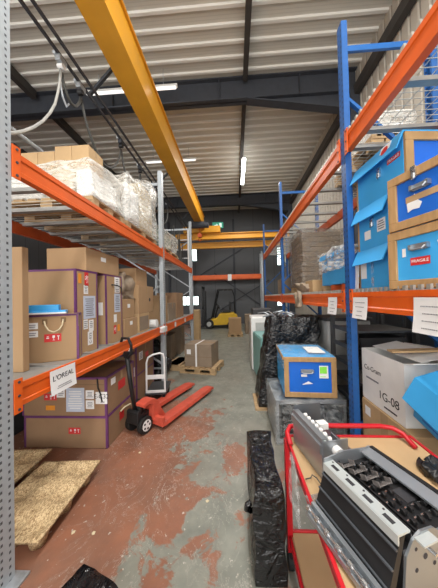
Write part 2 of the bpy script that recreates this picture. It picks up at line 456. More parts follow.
# ------------------------------------------------------------------ the hall
fl = MB().b(-7, 2.9, -3, 12.9, -0.1, 0); struct('floor', fl, M['floor'])
struct('wall_back', MB().b(-7, 2.9, 12.9, 13.05, 0, 6.75), M['wall_dark'])
struct('wall_left', MB().b(-7.15, -7, -3, 13.05, 0, 6.75), M['wall_side'])
mb = MB()
y = -3.0; pts = []
while y < 12.9:
    pts += [(y, 2.9), (y + 0.13, 2.9), (y + 0.145, 2.93), (y + 0.175, 2.93)]; y += 0.19
mb.prism([(p[1], p[0]) for p in pts] + [(3.05, y), (3.05, -3.0)], 'z', 0, 6.75)
struct('wall_right', mb, M['wall_light'])
# ceiling: ribbed steel deck, perforated pans with plain flanges
ceil = MB(); flg = MB()
y = -3.17
while y < 12.9:
    ceil.b(-7.15, 3.05, y, y + 0.205, 6.70, 6.74)
    y2 = y + 0.205
    flg.prism([(y2, 6.70), (y2 + 0.012, 6.665), (y2 + 0.063, 6.665), (y2 + 0.075, 6.70), (y2 + 0.075, 6.74), (y2, 6.74)], 'x', -7.15, 3.05)
    y += 0.28
ce = struct('ceiling', ceil, M['deck_pan'])
fo = obj('ceiling_flange', flg, M['deck_white'], ce); fo['kind'] = 'structure'
def rafter(name, Y, zb, zt, haunch=False):
    mb = MB()
    mb.b(-7, 2.86, Y - 0.1, Y + 0.1, zt - 0.025, zt); mb.b(-7, 2.86, Y - 0.1, Y + 0.1, zb, zb + 0.025)
    mb.b(-7, 2.86, Y - 0.012, Y + 0.012, zb, zt)
    if haunch:
        mb.prism([(0.4, zb), (2.86, zb), (2.86, zb - 0.42)], 'y', Y - 0.012, Y + 0.012)
        mb.bar((0.4, Y, zb), (2.84, Y, zb - 0.42), 0.2, 0.025)
    for x in (-5.6, -2.8, -0.25, 1.6): mb.b(x - 0.01, x + 0.01, Y - 0.09, Y + 0.09, zb, zt)
    return struct(name, mb, M['steel_dark'])
rafter('trim_1', 5.1, 6.12, 6.64, True)
rafter('trim_2', 10.9, 6.12, 6.64, True)
def purlin(name, X, z, w=0.12, h=0.14, m='steel_brown'):
    struct(name, MB().b(X - w / 2, X + w / 2, -3, 4.99, z - h, z).b(X - w / 2, X + w / 2, 5.21, 12.88, z - h, z), M[m])
purlin('trim_3', 0.36, 6.645, 0.1, 0.16); purlin('trim_4', -4.72, 6.645, 0.12, 0.2)
purlin('trim_5', 2.82, 6.2, 0.12, 0.2)
for i, (x, y) in enumerate(((2.78, 5.1), (2.78, 10.9))):
    struct('trim_%d' % (6 + i), MB().b(x - 0.1, x + 0.1, y - 0.12, y - 0.095, 0, 6.1).b(x - 0.1, x + 0.1, y + 0.095, y + 0.12, 0, 6.1).b(x - 0.012, x + 0.012, y - 0.1, y + 0.1, 0, 6.1), M['steel_dark'])
# diagonal wind braces and rails on the back wall
struct('trim_8', MB().bar((-2.0, 12.86, 2.9), (1.4, 12.86, 4.9), 0.05, 0.06).bar((-1.2, 12.86, 3.0), (1.7, 12.86, 0.9), 0.05, 0.06).bar((-0.9, 12.86, 0.8), (2.0, 12.86, 2.5), 0.05, 0.06)
       .b(-0.06, 0.06, 12.78, 12.89, 0, 6.1).b(-3.9, -3.78, 12.78, 12.89, 0, 6.1), M['steel_dark'])
# daylit windows in the back wall
def window(name, x0, x1, z0, z1, bars=1):
    fr = MB(); y0, y1 = 12.84, 12.9; t = 0.05
    fr.b(x0 - t, x1 + t, y0, y1, z1, z1 + t).b(x0 - t, x1 + t, y0, y1, z0 - t, z0).b(x0 - t, x0, y0, y1, z0, z1).b(x1, x1 + t, y0, y1, z0, z1)
    for k in range(1, bars + 1):
        x = x0 + (x1 - x0) * k / (bars + 1); fr.b(x - 0.015, x + 0.015, y0, y1, z0, z1)
    o = struct(name, fr, M['steel_dark'])
    p = obj('window_pane', MB().b(x0, x1, 12.875, 12.89, z0, z1), M['daylight'], o); p['kind'] = 'structure'
window('window_1', -2.62, -2.2, 3.75, 4.6, 0); window('window_2', 2.5, 2.82, 3.35, 4.35, 0)
window('window_3', -3.1, -2.15, 1.15, 1.65, 3); window('window_4', 2.45, 2.8, 1.0, 1.6, 0)

# exit sign high on the back wall
t = thing('exit_sign', 'small green emergency exit sign high on the dark back wall', 'sign', (-0.9, 12.86, 5.6))
obj('sign_box', MB().b(-0.34, 0.34, -0.02, 0.04, 0, 0.4), M['steel_dark'], t)
obj('sign_face', MB().b(-0.32, 0.32, -0.03, -0.02, 0.02, 0.38), M['exit'], t)
objs('pictogram', MB().b(0.08, 0.22, -0.035, -0.03, 0.08, 0.32).b(-0.2, -0.02, -0.035, -0.03, 0.17, 0.22).bar((-0.08, -0.033, 0.27), (0.0, -0.033, 0.19), 0.005, 0.04), M['exit_white'], t)

# ------------------------------------------------------------------ overhead crane
t = thing('overhead_crane', 'long yellow box girder of the overhead crane above the left rack', 'crane', (-1.53, 0, 4.88))
g = MB().b(-0.165, 0.165, -3, 10.55, 0, 0.03).b(-0.125, 0.125, -3, 10.5, 0.03, 0.56).b(-0.165, 0.165, -3, 10.5, 0.56, 0.585)
obj('girder', g, M['crane'], t)
obj('end_carriage', MB().b(-0.9, 0.9, 10.55, 10.85, -0.16, 0.16), M['crane'], t, bev=0.02)
h = obj('hoist', MB().cyl((-0.35, 9.6, -0.12), (0.45, 9.6, -0.12), 0.13, 14).b(-0.2, 0.3, 9.45, 9.75, -0.14, 0.0), M['steel_dark'], t)
obj('hook', MB().cyl((0.05, 9.6, -0.2), (0.05, 9.6, -0.52), 0.012).cyl((0.05, 9.52, -0.58), (0.05, 9.68, -0.58), 0.1, 12)
    .tube([(0.05 + 0.07 * math.sin(a), 9.6, -0.74 - 0.07 * math.cos(a)) for a in [x * 0.4 - 2.2 for x in range(11)]], 0.02), M['orange_dark'], h)
mb = MB()
for yy in (0.5, 3.2, 6.0, 8.8): mb.bar((-0.14, yy, 0.3), (-0.62, yy, -0.2), 0.04, 0.04)
objs('support_arm', mb, M['steel_dark'], t)
for z, y in ((4.42, 10.78), (4.06, 11.15)):
    o = obj('runway_beam', MB().b(-4.2, 2.7, y - 0.11, y + 0.11, 0.26, 0.29).b(-4.2, 2.7, y - 0.11, y + 0.11, 0, 0.03).b(-4.2, 2.7, y - 0.02, y + 0.02, 0.03, 0.26), M['crane'], loc=(0, 0, z))
    tag(o, 'yellow crane runway beam, the upper and nearer of the two crossing the hall' if z > 4.2 else 'yellow crane runway beam, the lower and further of the two crossing the hall', 'crane beam', 'crane runway beams')

# festoon cable track: two dark rails, cable trolleys and hanging loops
for x, nm in ((-2.1, 'left'), (-1.98, 'right')):
    o = obj('cable_track', MB().b(-0.013, 0.013, -3, 10.4, 0, 0.035), M['steel_dark'], loc=(x, 0, 4.6))
    tag(o, 'thin dark cable rail beside the yellow crane girder, the %s of the pair' % nm, 'rail', 'festoon rails')
def loop(p, q, sag, n=14):
    p, q = Vector(p), Vector(q); out = []
    for i in range(n + 1):
        f = i / n; v = p.lerp(q, f); v.z -= sag * (1 - (2 * f - 1) ** 2) ** 0.8 if True else 0; out.append(v)
    return out
ty = [2.6, 2.95, 4.05, 4.9, 5.9, 7.0]
for i, yy in enumerate(ty):
    t = thing('cable_trolley', ['cable trolley on the dark rail where the pale cable hangs, nearest one', 'cable trolley close behind the nearest one on the dark rail', 'third cable trolley along the dark rail from the front', 'fourth cable trolley along the dark rail, above the wrapped load', 'fifth cable trolley along the dark rail from the front', 'furthest cable trolley on the dark rail'][i], 'trolley', (-2.1, yy, 4.6), group='cable trolleys')
    obj('carriage', MB().b(-0.035, 0.035, -0.06, 0.06, -0.08, -0.005), M['galv'] if i < 2 else M['steel_dark'], t, bev=0.008)
    obj('wheel', MB().cyl((-0.055, -0.04, 0.02), (-0.025, -0.04, 0.02), 0.03).cyl((-0.055, 0.04, 0.02), (-0.025, 0.04, 0.02), 0.03), M['galv'], t)
    obj('saddle', MB().cyl((-0.035, 0, -0.115), (0.035, 0, -0.115), 0.035, 12), M['matt_black'] if i else M['white_plastic'], t)
sags = [0.25, 0.62, 0.55, 0.6, 0.6]
cl = ['short dark cable loop between the two nearest trolleys', 'dark hanging cable loop behind the pale cable', 'second full dark cable loop from the front', 'dark cable loop over the film wrapped load', 'furthest dark hanging cable loop']
for i in range(5):
    o = obj('festoon_cable', MB().tube(loop((-2.1, ty[i], 4.42), (-2.1, ty[i + 1], 4.42), sags[i]), 0.018, 7), M['cable_dark'], smooth=True)
    tag(o, cl[i], 'cable', 'festoon cables')
pale = [(-2.09, 2.584, 4.429), (-2.09, 2.566, 4.284), (-2.07, 2.508, 4.077), (-2.04, 2.425, 3.855), (-2.01, 2.318, 3.656), (-1.97, 2.182, 3.452), (-1.93, 2.034, 3.27), (-1.89, 1.89, 3.118), (-1.85, 1.76, 2.999), (-1.8, 1.633, 2.899)]
o = obj('supply_cable', MB().tube(pale, 0.0135, 8), M['cable_grey'], smooth=True)
tag(o, 'pale grey cable drooping from the nearest trolley toward the left post', 'cable')
o = obj('shackle_hook', MB().tube([(-2.1, 2.6, 4.5), (-2.1, 2.57, 4.3), (-2.1, 2.62, 4.12), (-2.1, 2.68, 4.05), (-2.1, 2.72, 4.12)], 0.012, 6), M['galv'])
tag(o, 'bent steel hook hanging beside the pale cable on the rail', 'hook')

# ceiling battens
def batten(label, loc, rz, L_, power, w_=0.025, on='tube'):
    t = thing('ceiling_light', label, 'ceiling light', loc, rz, 'fluorescent ceiling lights')
    obj('housing', MB().b(-L_ / 2, L_ / 2, -0.03, 0.03, 0.0, 0.05), M['white_plastic'], t)
    obj('tube', MB().b(-L_ / 2 + 0.03, L_ / 2 - 0.03, -w_, w_, -0.04, 0.0), M[on], t, bev=0.01)
    objs('suspension_rod', MB().cyl((-L_ * .35, 0, 0.07), (-L_ * .35, 0, 0.42), 0.006, 6).cyl((L_ * .35, 0, 0.07), (L_ * .35, 0, 0.42), 0.006, 6), M['galv'], t)
    a = area('lamp', (0, 0, -0.06), L_, 0.03, power); a.parent = t
batten('bright fluorescent light hanging end-on over the middle of the aisle', (0.42, 8.2, 6.22), PI / 2, 1.75, 110, 0.06)
batten('long fluorescent light crossing behind the yellow girder, in front of the dark rafter', (-2.2, 4.72, 6.22), 0, 2.1, 8, 0.025, 'tube_dim')
batten('long fluorescent light crossing behind the yellow girder, beyond the dark rafter', (-2.05, 7.28, 6.22), 0, 1.75, 8, 0.025, 'tube_dim')

# ------------------------------------------------------------------ racking
def post_profile(w, d, t=0.004):
    return [(-w / 2, 0), (w / 2, 0), (w / 2, d), (w / 2 - 0.02, d), (w / 2 - 0.02, d - t * 2), (w / 2 - t, d - t * 2), (w / 2 - t, t), (-w / 2 + t, t), (-w / 2 + t, d - t * 2), (-w / 2 + 0.02, d - t * 2), (-w / 2 + 0.02, d), (-w / 2, d)]
def upright(rack, X, Xr, Y, top, mp, mb_, sign, pw=0.095, pd=0.07):
    """front post at X, rear post at Xr; braces in between"""
    f = obj('upright_frame', MB().b(min(X, Xr) + 0.01, max(X, Xr) - 0.01, Y - 0.012, Y + 0.012, top - 0.25, top - 0.2), mb_, rack)
    obj('brace', MB().b(min(X, Xr) + 0.01, max(X, Xr) - 0.01, Y - 0.012, Y + 0.012, 0.28, 0.31), mb_, f)
    for x, s in ((X, sign), (Xr, -sign)):
        p = MB()
        pr = [(v, u) for v, u in post_profile(0.1, 0.075)]
        p.prism([(a, b * 1.0) for a, b in post_profile(pw, pd)], 'z', 0.012, top)
        o = obj('post', p, mp, f, loc=(x, Y, 0), rot=(0, 0, PI / 2 if s > 0 else -PI / 2))
        # profile's open side looks into the rack
    fp = MB()
    for x in (X, Xr): fp.b(x - 0.07, x + 0.07, Y - 0.07, Y + 0.07, 0, 0.012)
    objs('foot_plate', fp, M['galv'], f)
    br = MB(); z = 0.35; k = 0
    lo, hi = X + 0.03 * (1 if Xr > X else -1), Xr - 0.03 * (1 if Xr > X else -1)
    while z + 0.75 < top - 0.1:
        a, b = (lo, hi) if k % 2 == 0 else (hi, lo)
        br.bar((a, Y, z), (b, Y, z + 0.72), 0.035, 0.025); z += 0.75; k += 1
    objs('brace', br, mb_, f)
    return f
def beam(rack, X, y0, y1, z0, z1, m, mcon, sign, lip=0.016):
    """stepped box beam running along y; sign = side facing the aisle"""
    h = z1 - z0
    xs = [X, X - sign * 0.045]
    a = X + sign * 0.0
    pr = [(a, z0), (a, z0 + h * .2), (a - sign * .006, z0 + h * .24), (a - sign * .006, z0 + h * .72), (a, z0 + h * .76), (a, z1), (a - sign * lip, z1), (a - sign * lip, z1 - 0.02), (a - sign * .05, z1 - 0.02), (a - sign * .05, z0)]
    b = obj('beam', MB().prism(pr, 'y', y0, y1), m, rack)
    c = MB()
    for y, s in ((y0, -1), (y1, 1)):
        ya, yb = sorted((y + s * 0.004, y - s * 0.045))
        c.b(*sorted((a + sign * .004, a + sign * .010)), ya, yb, z0 - 0.03, z1 + 0.03)
    objs('end_connector', c, mcon, b)
    bl = MB()
    for y, s in ((y0, 1), (y1, -1)):
        for zz in (z0 - 0.01, (z0 + z1) / 2, z1 + 0.01): bl.cyl((a + sign * .009, y + s * 0.022, zz), (a + sign * .014, y + s * 0.022, zz), 0.008, 8)
    objs('bolt', bl, M['steel_dark'], b)
    return b
def deck(rack, xa, xb, y0, y1, z, step=0.34, wires=True, hooks=0.0):
    mb = MB(); n = int((y1 - y0) / step)
    for i in range(n + 1):
        y = y0 + 0.06 + (y1 - y0 - 0.12) * i / n; mb.b(xa, xb, y - 0.025, y + 0.025, z - 0.035, z - 0.006)
    objs('deck_bar', mb, M['bar'], rack)
    if wires:
        w = MB(); y = y0 + 0.03
        while y < y1:
            w.b(xa, xb, y - 0.002, y + 0.002, z - 0.004, z); y += 0.055
        x = xa
        for k in range(9):
            x = xa + (xb - xa) * k / 8; w.b(x - 0.002, x + 0.002, y0 + 0.02, y1 - 0.02, z, z + 0.004)
        if hooks:
            y = y0 + 0.03
            while y < y1: w.b(hooks - 0.003, hooks + 0.012, y - 0.012, y + 0.012, z - 0.004, z + 0.03); y += 0.055
        obj('wire_deck', w, M['wire'], rack)

# left rack
LX, LR = -1.28, -2.42
LY = [1.152, 3.94, 6.62]
rack = thing('pallet_rack', 'galvanised pallet rack with orange beams along the left of the aisle', 'rack', (0, 0, 0))
for i, yy in enumerate(LY): upright(rack, LX, LR, yy, 3.88 if i else 4.6, M['post'], M['galv'], 1)
for i in range(2):
    y0, y1 = LY[i] + 0.05, LY[i + 1] - 0.05
    for z0, z1 in ((0.937, 1.075), (2.312, 2.446)):
        beam(rack, LX, y0, y1, z0, z1, M['orange'], M['orange'], 1)
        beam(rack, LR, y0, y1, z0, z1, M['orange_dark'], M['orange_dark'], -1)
        deck(rack, LR + 0.01, LX - 0.018, y0, y1, z1 - 0.0, 0.36, False)
    obj('shelf_board', MB().b(LR + 0.01, LX - 0.02, y0 + 0.01, y1 - 0.01, 1.045, 1.056), M['bar'], rack)
    deckm = MB()
    yy = y0 + 0.05
    while yy < y1: deckm.b(LR + 0.01, LX - 0.02, yy, yy + 0.004, 2.442, 2.446); yy += 0.06
    obj('wire_deck', deckm, M['wire'], rack)
o = obj('metal_pipe', MB().cyl((-2.47, -0.5, 0), (-2.47, 6.9, 0), 0.028, 10), M['galv'], loc=(0, 0, 3.91))
o.location.z = 3.908 - 0.4
tag(o, 'long thin galvanised pipe running above the cartons behind the left rack', 'pipe')
LD, LU = 1.057, 2.447

# right rack
RX, RR = 1.0, 1.80
RY = [-0.7, 2.01, 4.74, 7.48]
rr = thing('pallet_rack', 'blue pallet rack with orange beams along the right of the aisle', 'rack', (0, 0, 0))
for yy in RY: upright(rr, RX, RR, yy, 3.98, M['bluepost'], M['blue_steel'], -1, 0.08, 0.05)
for i in range(3):
    y0, y1 = RY[i] + 0.05, RY[i + 1] - 0.05
    for z0, z1 in ((1.418, 1.565), (2.795, 2.95)):
        beam(rr, RX - 0.0, y0, y1, z0, z1, M['orange'], M['orange'], -1)
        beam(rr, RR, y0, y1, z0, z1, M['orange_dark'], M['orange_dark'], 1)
        deck(rr, RX + 0.018, RR - 0.018, y0, y1, z1, 0.42, True, RX + 0.004)
RD, RU = 1.572, 2.957

# rack across the far end
t = thing('pallet_rack', 'far pallet rack with a single orange beam across the back wall', 'rack', (0, 0, 0))
for x in (-2.45, 1.5):
    for yy in (11.95, 12.65): obj('post', MB().b(x - 0.045, x + 0.045, yy - 0.04, yy + 0.04, 0, 4.0), M['galv'], t)
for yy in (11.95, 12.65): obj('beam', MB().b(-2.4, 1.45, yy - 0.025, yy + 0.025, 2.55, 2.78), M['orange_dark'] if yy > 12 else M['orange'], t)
obj('paper_tag', MB().b(-0.36, -0.16, 11.915, 11.922, 2.45, 2.8), M['paper'], t)

# ------------------------------------------------------------------ cartons
def carton(label, x0, x1, y0, y1, z0, z1, m='kraft', tape=None, rz=0.0, cat='box', name='cardboard_box', seam=True, group=None, tp=0.018, pivot=None, flaps=False):
    cx, cy = ((x0 + x1) / 2, (y0 + y1) / 2) if pivot is None else pivot
    t = thing(name, label, cat, (cx, cy, z0), rz, group)
    d = (x0 - cx, x1 - cx, y0 - cy, y1 - cy, 0, z1 - z0)
    if flaps:
        w = 0.005; h = z1 - z0
        mb = MB().b(d[0], d[1], d[2], d[3], 0, w).b(d[0], d[0] + w, d[2], d[3], w, h).b(d[1] - w, d[1], d[2], d[3], w, h).b(d[0] + w, d[1] - w, d[2], d[2] + w, w, h).b(d[0] + w, d[1] - w, d[3] - w, d[3], w, h)
        obj('body', mb, M[m], t)
    else:
        obj('body', MB().b(*d), M[m], t, bev=0.004)
    if seam and not flaps:
        obj('packing_tape', MB().b(d[0] + 0.01, d[1] - 0.01, -0.02, 0.02, d[5] + 0.0004, d[5] + 0.0012).b(d[1] + 0.0003, d[1] + 0.001, -0.02, 0.02, d[5] * 0.72, d[5]), M['tape'], t)
    if tape:
        e = 0.0015; mb = MB(); w = tp
        X0, X1, Y0, Y1, Z0, Z1 = d[0] - e, d[1] + e, d[2] - e, d[3] + e, 0.0, d[5] + e
        for x in (X0, X1):
            xa, xb = (x, x + w) if x == X0 else (x - w, x)
            for ya, yb in ((Y0, Y0 + w), (Y1 - w, Y1)): mb.b(xa, xb, ya, yb, Z0, Z1)
            mb.b(xa, xb, Y0 + w, Y1 - w, Z1 - w, Z1)
        for ya, yb in ((Y0, Y0 + w), (Y1 - w, Y1)): mb.b(X0 + w, X1 - w, ya, yb, Z1 - w, Z1)
        obj('edge_tape', mb, M[tape], t)
    return t, d

# --- left rack, shelf level
t, d = carton('tall narrow flat cardboard panel box standing at the left rack post', -1.75, -1.50, 1.585, 1.635, LD, 1.945, 'kraft', seam=False)
# small tilted carton with strap handle
t, d = carton('small brown carton with purple edges and strap handle, front of the shelf', -1.715, -1.345, 1.93, 2.06, LD, 1.445, 'kraft', 'purple', R(27), pivot=(-1.345, 1.93))
sticker(t, d, 'f', -0.315, 0.30, 0.075, 0.05, M['paper']); ink_lines(t, d, 'f', -0.315, 0.30, 0.06, 0.03, 2)
sticker(t, d, 'f', -0.315, 0.235, 0.075, 0.05, M['paper']); ink_lines(t, d, 'f', -0.315, 0.235, 0.06, 0.03, 2)
handling_label(t, d, 'f', -0.18, 0.195, 0.115, 0.065)
obj('strap_handle', MB().tube([(-0.235, -0.004, 0.335), (-0.225, -0.02, 0.3), (-0.2, -0.035, 0.262), (-0.165, -0.04, 0.245), (-0.13, -0.035, 0.262), (-0.11, -0.02, 0.3), (-0.108, -0.004, 0.345)], 0.006, 6), M['strap'], t, smooth=True)
objs('strap_slot', MB().b(-0.25, -0.215, -0.0035, -0.001, 0.31, 0.35).b(-0.125, -0.09, -0.0035, -0.001, 0.32, 0.36), M['seam'], t)
# blue folded sheets lying on it
t = thing('plastic_folder', 'light blue folded plastic tray lying on the small front carton', 'folder', (-1.43, 1.935, 1.449), R(27))
obj('tray', MB().b(-0.34, -0.02, -0.03, 0.05, 0.0, 0.028).b(-0.34, -0.07, -0.02, 0.05, 0.028, 0.075), M['blue_sky'], t, bev=0.004)
obj('white_edge', MB().b(-0.345, -0.015, -0.035, -0.03, 0.0, 0.012), M['paper'], t)
# big labelled carton
t, d = carton('big brown carton with purple edges and a large document label, left shelf', -2.06, -1.42, 2.0, 2.31, LD, 1.84, 'kraft', 'purple')
sticker(t, d, 'r', 0.03, 0.43, 0.175, 0.22, M['paper_blue'], 'document_pouch'); ink_lines(t, d, 'r', 0.03, 0.43, 0.15, 0.18, 9)
sticker(t, d, 'r', -0.02, 0.60, 0.06, 0.085, M['paper']); ink_lines(t, d, 'r', -0.02, 0.60, 0.05, 0.06, 4)
sticker(t, d, 'r', -0.01, 0.70, 0.055, 0.13, M['red_label'], 'handling_label'); pictograms(t, d, 'r', -0.01, 0.70, 0.055, 0.12)
sticker(t, d, 'r', -0.1, 0.70, 0.04, 0.09, M['orange_label'], 'hazard_label')
sticker(t, d, 'r', -0.03, 0.27, 0.06, 0.09, M['paper']); ink_lines(t, d, 'r', -0.03, 0.27, 0.05, 0.07, 4)
sticker(t, d, 'r', 0.05, 0.25, 0.07, 0.11, M['paper']); ink_lines(t, d, 'r', 0.05, 0.26, 0.05, 0.07, 4)
s_ = sticker(t, d, 'r', 0.035, 0.13, 0.075, 0.13, M['paper'], 'code_label'); printing(s_, d, 'r', 0.035, 0.13, 'C-E32', 0.042, M['ink'], PI / 2)
# two-column cartons next to it
t, d = carton('tall brown carton with grey document label, second along the left shelf', -2.06, -1.41, 2.45, 2.78, LD, 1.835, 'kraft', 'purple', tp=0.014)
sticker(t, d, 'r', 0.06, 0.46, 0.13, 0.22, M['paper_blue'], 'document_pouch'); ink_lines(t, d, 'r', 0.06, 0.46, 0.11, 0.18, 8)
sticker(t, d, 'r', 0.06, 0.70, 0.11, 0.13, M['paper']); ink_lines(t, d, 'r', 0.06, 0.70, 0.09, 0.1, 4)
sticker(t, d, 'r', 0.06, 0.61, 0.11, 0.06, M['paper']); ink_lines(t, d, 'r', 0.06, 0.61, 0.09, 0.04, 2)
sticker(t, d, 'r', 0.01, 0.28, 0.06, 0.09, M['paper'])
sticker(t, d, 'r', 0.0, 0.15, 0.05, 0.1, M['red_label'], 'handling_label'); pictograms(t, d, 'r', 0.0, 0.15, 0.05, 0.09)
sticker(t, d, 'r', 0.08, 0.16, 0.05, 0.08, M['orange_label'], 'hazard_label')
sticker(t, d, 'f', 0.26, 0.4, 0.05, 0.14, M['paper'])
obj('handle_cord', MB().tube([(d[1] + 0.003, -0.06, 0.67), (d[1] + 0.03, 0.02, 0.665), (d[1] + 0.03, 0.1, 0.64), (d[1] + 0.004, 0.15, 0.6)], 0.007, 6), M['matt_black'], t, smooth=True)
# plain carton on top of both
t, d = carton('plain brown carton lying across the tops of the tall labelled cartons', -1.83, -1.43, 2.16, 2.76, 1.843, 2.07, 'kraft')
sticker(t, d, 'r', -0.02, 0.15, 0.09, 0.045, M['paper'])
# small cartons further
t, d = carton('lower of two small cartons stacked beyond the labelled cartons', -1.85, -1.41, 2.84, 3.2, LD, 1.305, 'kraft')
sticker(t, d, 'r', 0.0, 0.18, 0.07, 0.05, M['paper'])
t, d = carton('upper of two small cartons stacked beyond the labelled cartons', -1.84, -1.43, 2.84, 3.16, 1.308, 1.56, 'kraft')
sticker(t, d, 'r', 0.0, 0.16, 0.07, 0.05, M['paper'])
o = obj('packing_paper_bundle', MB().lump(-0.2, 0.17, -0.2, 0.2, 0, 0.36, (10, 10, 8), 0.09, 5, 3.1, f=lambda p: (p.x * (1.05 - 0.7 * p.z), p.y * (1.05 - 0.6 * p.z) + p.z * 0.15, p.z)), M['sack'], smooth=True, loc=(-1.62, 3.02, 1.563))
tag(o, 'crumpled brown paper bundle on top of the two small cartons', 'packing paper')
t, d = carton('open sided carton on the left shelf beneath the rounded carton', -1.85, -1.40, 3.24, 3.62, LD, 1.34, 'kraft2', seam=False)
obj('open_front', MB().b(d[1] + 0.0005, d[1] + 0.002, d[2] + 0.02, d[3] - 0.03, 0.03, 0.24), M['kraft4'], t)
t, d = carton('brown carton with a hole in its side, resting on the open carton', -1.85, -1.40, 3.24, 3.82, 1.343, 1.76, 'kraft', seam=True)
obj('hand_hole', MB().cyl((d[1] + 0.0004, 0.12, 0.2), (d[1] + 0.002, 0.12, 0.2), 0.03, 12), M['ink'], t)
t, d = carton('plain carton standing on top of the carton with a hole', -1.95, -1.46, 3.3, 3.7, 1.763, 2.02, 'kraft')
o = obj('paper_roll', MB().cyl((-0.14, 0, 0.07), (0.12, 0, 0.07), 0.07, 18), M['white_plastic'], loc=(-1.48, 3.86, LD), smooth=False)
tag(o, 'small white roll at the shelf edge beside the grey post', 'roll')
# second bay cartons
for k, (ya, yb, zz, lb) in enumerate(((4.25, 4.75, 1.62, 'brown carton just past the second grey post on the left shelf'), (4.85, 5.4, 1.45, 'low dull carton in the second bay of the left shelf'), (5.5, 6.2, 1.7, 'dull carton at the far end of the left shelf'))):
    carton(lb, -1.95, -1.45, ya, yb, LD, zz, ['kraft', 'kraft4', 'kraft3'][k])
# --- paper sign
def paper_sign(label, loc, w, h, rz, curl=0.02, lines=4, word=None, skew=0.0, wh=0.06):
    t = thing('paper_sign', label, 'sign', loc, rz, None)
    n = 8; m = MB()
    for i in range(n):
        z0, z1 = -h * i / n, -h * (i + 1) / n
        y0, y1 = -0.001 - curl * (i / n) ** 2, -0.001 - curl * ((i + 1) / n) ** 2
        m.prism([(y0, z0), (y1, z1), (y1 - 0.001, z1), (y0 - 0.001, z0)], 'x', -w / 2, w / 2)
    obj('sheet', m, M['paper'], t)
    if word: text('lettering', word, wh, M['ink'], t, (0, -0.0045, -h * 0.36), (PI / 2, 0, 0))
    mb = MB()
    for i in range(lines):
        f = (0.25 + 0.6 * i / max(1, lines - 1)) if not word else 0.72 + 0.08 * i
        ww = w * (0.3 + 0.35 * rnd.random()); yy = -0.004 - curl * f ** 2
        xx = -ww / 2
        while xx < ww / 2:
            lw = 0.004 + 0.005 * rnd.random(); mb.b(xx, xx + lw, yy - 0.0005, yy, -h * f - 0.003, -h * f + 0.003); xx += lw + 0.003
    obj('print', mb, M['ink_grey'], t)
    return t
paper_sign("white paper sheet lettered L'OREAL taped to the left lower beam", (LX + 0.013, 1.66, 1.072), 0.235, 0.165, PI / 2, 0.012, 2, "L'OREAL", wh=0.052)
# small white tags on far left beam
for k, yy in enumerate((4.7, 5.6)):
    o = obj('paper_tag', MB().b(0, 0.002, -0.06, 0.06, -0.1, 0.0), M['paper'], loc=(LX + 0.011, yy, 1.06))
    tag(o, ['white tag on the second-bay orange beam, nearer one', 'white tag on the second-bay orange beam, further one'][k], 'tag', 'white tags on the left beam')
o = obj('crumpled_film', MB().lump(-0.02, 0.04, -0.1, 0.1, 0, 0.09, (4, 8, 5), 0.03, 14, 2.2), M['white_plastic'], smooth=True, loc=(LX + 0.035, 3.82, 0.985))
tag(o, 'crumpled white film stuck on the left beam by the grey post', 'film')

# --- left rack, floor cartons
def code(t, d, face, u, z, w, h, s):
    l = sticker(t, d, face, u, z, w, h, M['paper'], 'code_label'); printing(l, d, face, u, z + h * .12, s, h * .52, M['ink'])
    ink_lines(l, d, face, u + w * .1, z - h * .34, w * .5, h * .18, 1)
    return l
t, d = carton('large plain brown carton on the floor, bottom of the front stack under the beam', -2.28, -1.365, 2.36, 2.98, 0.004, 0.335, 'kraft3', 'purple', tp=0.022)
handling_label(t, d, 'f', 0.1, 0.18, 0.13, 0.065)
obj('strap_handle', MB().tube([(d[1] + 0.002, -0.05, 0.25), (d[1] + 0.03, 0.0, 0.28), (d[1] + 0.05, 0.09, 0.27), (d[1] + 0.03, 0.18, 0.2), (d[1] + 0.002, 0.22, 0.14)], 0.01, 6), M['strap'], t, smooth=True)
sticker(t, d, 'r', -0.02, 0.2, 0.1, 0.1, M['red_label'], 'handling_label')
t, d = carton('brown carton with many white labels, upper of the front floor stack', -2.3, -1.37, 2.36, 2.98, 0.338, 0.74, 'kraft3', 'purple', tp=0.022)
sticker(t, d, 'f', 0.125, 0.17, 0.2, 0.25, M['paper_blue'], 'document_pouch'); ink_lines(t, d, 'f', 0.125, 0.17, 0.16, 0.2, 8, M['paper'])
for zz in (0.12, 0.225): sticker(t, d, 'f', 0.285, zz, 0.09, 0.09, M['paper']); ink_lines(t, d, 'f', 0.285, zz, 0.07, 0.06, 4)
code(t, d, 'f', 0.41, 0.19, 0.125, 0.125, 'E-C32')
sticker(t, d, 'f', -0.035, 0.25, 0.09, 0.11, M['paper']); ink_lines(t, d, 'f', -0.035, 0.25, 0.07, 0.08, 4)
handling_label(t, d, 'f', -0.15, 0.2, 0.14, 0.07)
sticker(t, d, 'f', -0.15, 0.085, 0.1, 0.05, M['orange_label'], 'hazard_label', label='orange hazard label')
sticker(t, d, 'r', -0.18, 0.32, 0.09, 0.07, M['paper']); sticker(t, d, 'r', 0.0, 0.22, 0.16, 0.1, M['red_label'], 'handling_label')
obj('flap_line', MB().b(d[0] + .01, d[1] - .02, d[2] - 0.001, d[2] - 0.0002, 0.325, 0.332), M['seam'], t)
obj('hanging_strap', MB().tube([(0.37, d[2] - 0.003, 0.39), (0.38, d[2] - 0.012, 0.3), (0.405, d[2] - 0.01, 0.24), (0.42, d[2] - 0.006, 0.15)], 0.007, 6), M['matt_black'], t, smooth=True)
t, d = carton('brown carton on the floor behind the front stack, lower one', -2.0, -1.44, 3.02, 3.2, 0.004, 0.33, 'kraft3', 'purple')
t, d = carton('brown carton with a code label, upper one behind the front stack', -2.0, -1.44, 3.02, 3.2, 0.333, 0.80, 'kraft3', 'purple')
